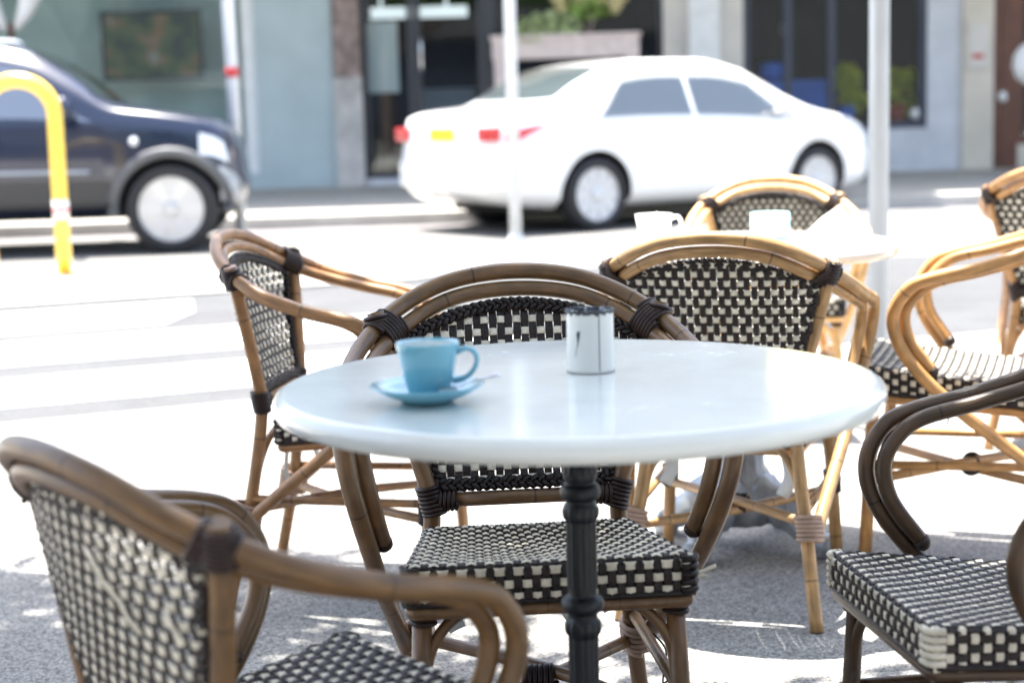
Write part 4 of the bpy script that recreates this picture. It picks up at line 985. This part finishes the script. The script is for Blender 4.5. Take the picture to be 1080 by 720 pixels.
for (a_, z, w_) in ((-.95, .073, .1), (-.3, .0745, .12), (.25, .073, .10), (.62, .074, .13), (-.62, .0745, .1)):
    q = [onc(a_-w_, .0775), onc(a_-w_*.4, z+.001), onc(a_, z-.001), onc(a_+w_*.5, z+.0012), onc(a_+w_, .0775)]; b = len(m_.v); m_.v += q; m_.face(list(range(b, b+5)))
ch_ = m_.build('chip_mark', M['chip'], tn)
for k in range(4):
    a_ = k*1.57+.4; rr = .012
    m_ = MB(); Tm = Matrix.Translation((rr*math.cos(a_), rr*math.sin(a_), .03)) @ Matrix.Rotation(a_*1.3, 4, 'Z') @ Matrix.Rotation(R(random.uniform(-7, 7)), 4, 'X')
    m_.box(-.010, .010, -.0015, .0015, 0, .050+.004*random.random(), 0, Tm)
    o = m_.build('sugar_sachet', M['dark_rim'] if k % 2 else M['grey_iron'], None, .0006); o.location = tn.location
    tag(o, ['grey sachet at the right inside the enamel tin', 'dark sachet at the back inside the enamel tin', 'grey sachet at the left inside the enamel tin', 'dark sachet at the front inside the enamel tin'][k], 'sachet', 'sugar sachets in the enamel tin')

# things on the far table
wc = empty('white_cup', (T2[0]-.20, T2[1]+.04, ZT)); tag(wc, 'plain white cup at the left of the far white table', 'cup')
m_ = MB(); m_.lathe([(0, .003), (.022, .003), (.024, 0), (.028, .004), (.038, .03), (.045, .066), (.046, .068), (.0445, .068), (.036, .03), (.02, .01), (0, .01)], 40); m_.build('bowl', M['white_china'], wc)
m_ = MB(); m_.sweep(cr([(.042, 0, .058), (.058, 0, .06), (.066, 0, .044), (.054, 0, .024), (.034, 0, .02)], 6), .005, 10); m_.build('handle', M['white_china'], wc)
m_ = MB(); m_.lathe([(0, 0), (.05, 0), (.068, .012), (.068, .014), (.045, .006), (0, .006)], 40, 0, (T2[0]-.20, T2[1]+.04, ZT-.004)); tag(m_.build('white_saucer', M['white_china']), 'white saucer under the plain cup on the far table', 'saucer')
wc.location.z += .003
m_ = MB(); m_.lathe([(0, 0), (.047, 0), (.048, .003), (.048, .062), (.046, .064), (.044, .062), (.044, .01), (0, .01)], 40, 0, (T2[0]+.09, T2[1]+.10, ZT)); tag(m_.build('teal_tin', M['teal_tin']), 'pale teal round tin in the middle of the far white table', 'tin')
m_ = MB()
Tm = Matrix.Translation((T2[0]+.22, T2[1]+.05, ZT)) @ Matrix.Rotation(R(25), 4, 'Z')
b = 0
for v in ((-.06, -.03, 0), (.06, -.03, 0), (.06, .03, 0), (-.06, .03, 0), (.045, 0, .085), (-.02, 0, .05)): m_.v.append(Tm @ Vector(v))
for f in ((0, 1, 4, 5), (1, 2, 4), (2, 3, 5, 4), (3, 0, 5), (0, 3, 2, 1)): m_.face(f, smooth=False)
tag(m_.build('folded_napkin', M['paper'], None, .002), 'folded white paper napkin standing at the right of the far table', 'napkin')

# ------------------------------------------------------------------ street tree whose crown shades the near tables
tr = empty('street_tree', (-3.0, .6, 0)); tag(tr, 'street tree overhead whose leaves throw dappled shade on the near tables', 'tree')
m_ = MB(); m_.sweep(cr([(0, 0, -.1), (.03, .02, 1.2), (.15, .1, 2.4), (.5, .3, 3.4)], 6), [.17-.004*k for k in range(19)], 14); m_.build('trunk', M['brick_brown'], tr)
rt = random.Random(5)
for (ex, ey, ez) in ((2.2, 1.2, 4.2), (3.6, .4, 4.3), (1.2, 2.0, 4.3), (.5, -1.2, 4.2), (4.9, 1.6, 4.5), (3.0, 2.2, 4.4)):
    m_ = MB(); m_.sweep(cr([(.15, .1, 2.4), (ex*.35, ey*.35, 3.3), (ex*.7, ey*.7, 3.9), (ex, ey, ez)], 5), [.085-.0045*k for k in range(16)], 9); m_.build('limb', M['brick_brown'], tr)
m_ = MB()
SH = Vector((dirv.x/dirv.z, dirv.y/dirv.z, 0))
clumps = []
for k in range(380):
    gx, gy = rt.uniform(-2.6, 2.9), rt.uniform(-1.2, 3.75)   # where its shade should land
    if k < 75: gx, gy = rt.uniform(-.5, .7), rt.uniform(1.4, 2.8)
    if gy > 3.35 and rt.random() < .5: continue
    if .12 < gx < 1.25 and 2.78 < gy < 3.6: continue
    z = rt.uniform(3.6, 4.9); clumps.append((gx+SH.x*z, gy+SH.y*z, z))
for k in range(95):
    gx, gy = rt.uniform(-2.3, -.15), rt.uniform(2.5, 3.85); z = rt.uniform(3.6, 4.9); clumps.append((gx+SH.x*z, gy+SH.y*z, z))
for (x, y, z) in clumps:
    leaves(m_, (x+3.0, y-.6, z), .36, .36, .22, 46, .075, 0, rt)
m_.build('crown', M['leaf'], tr)
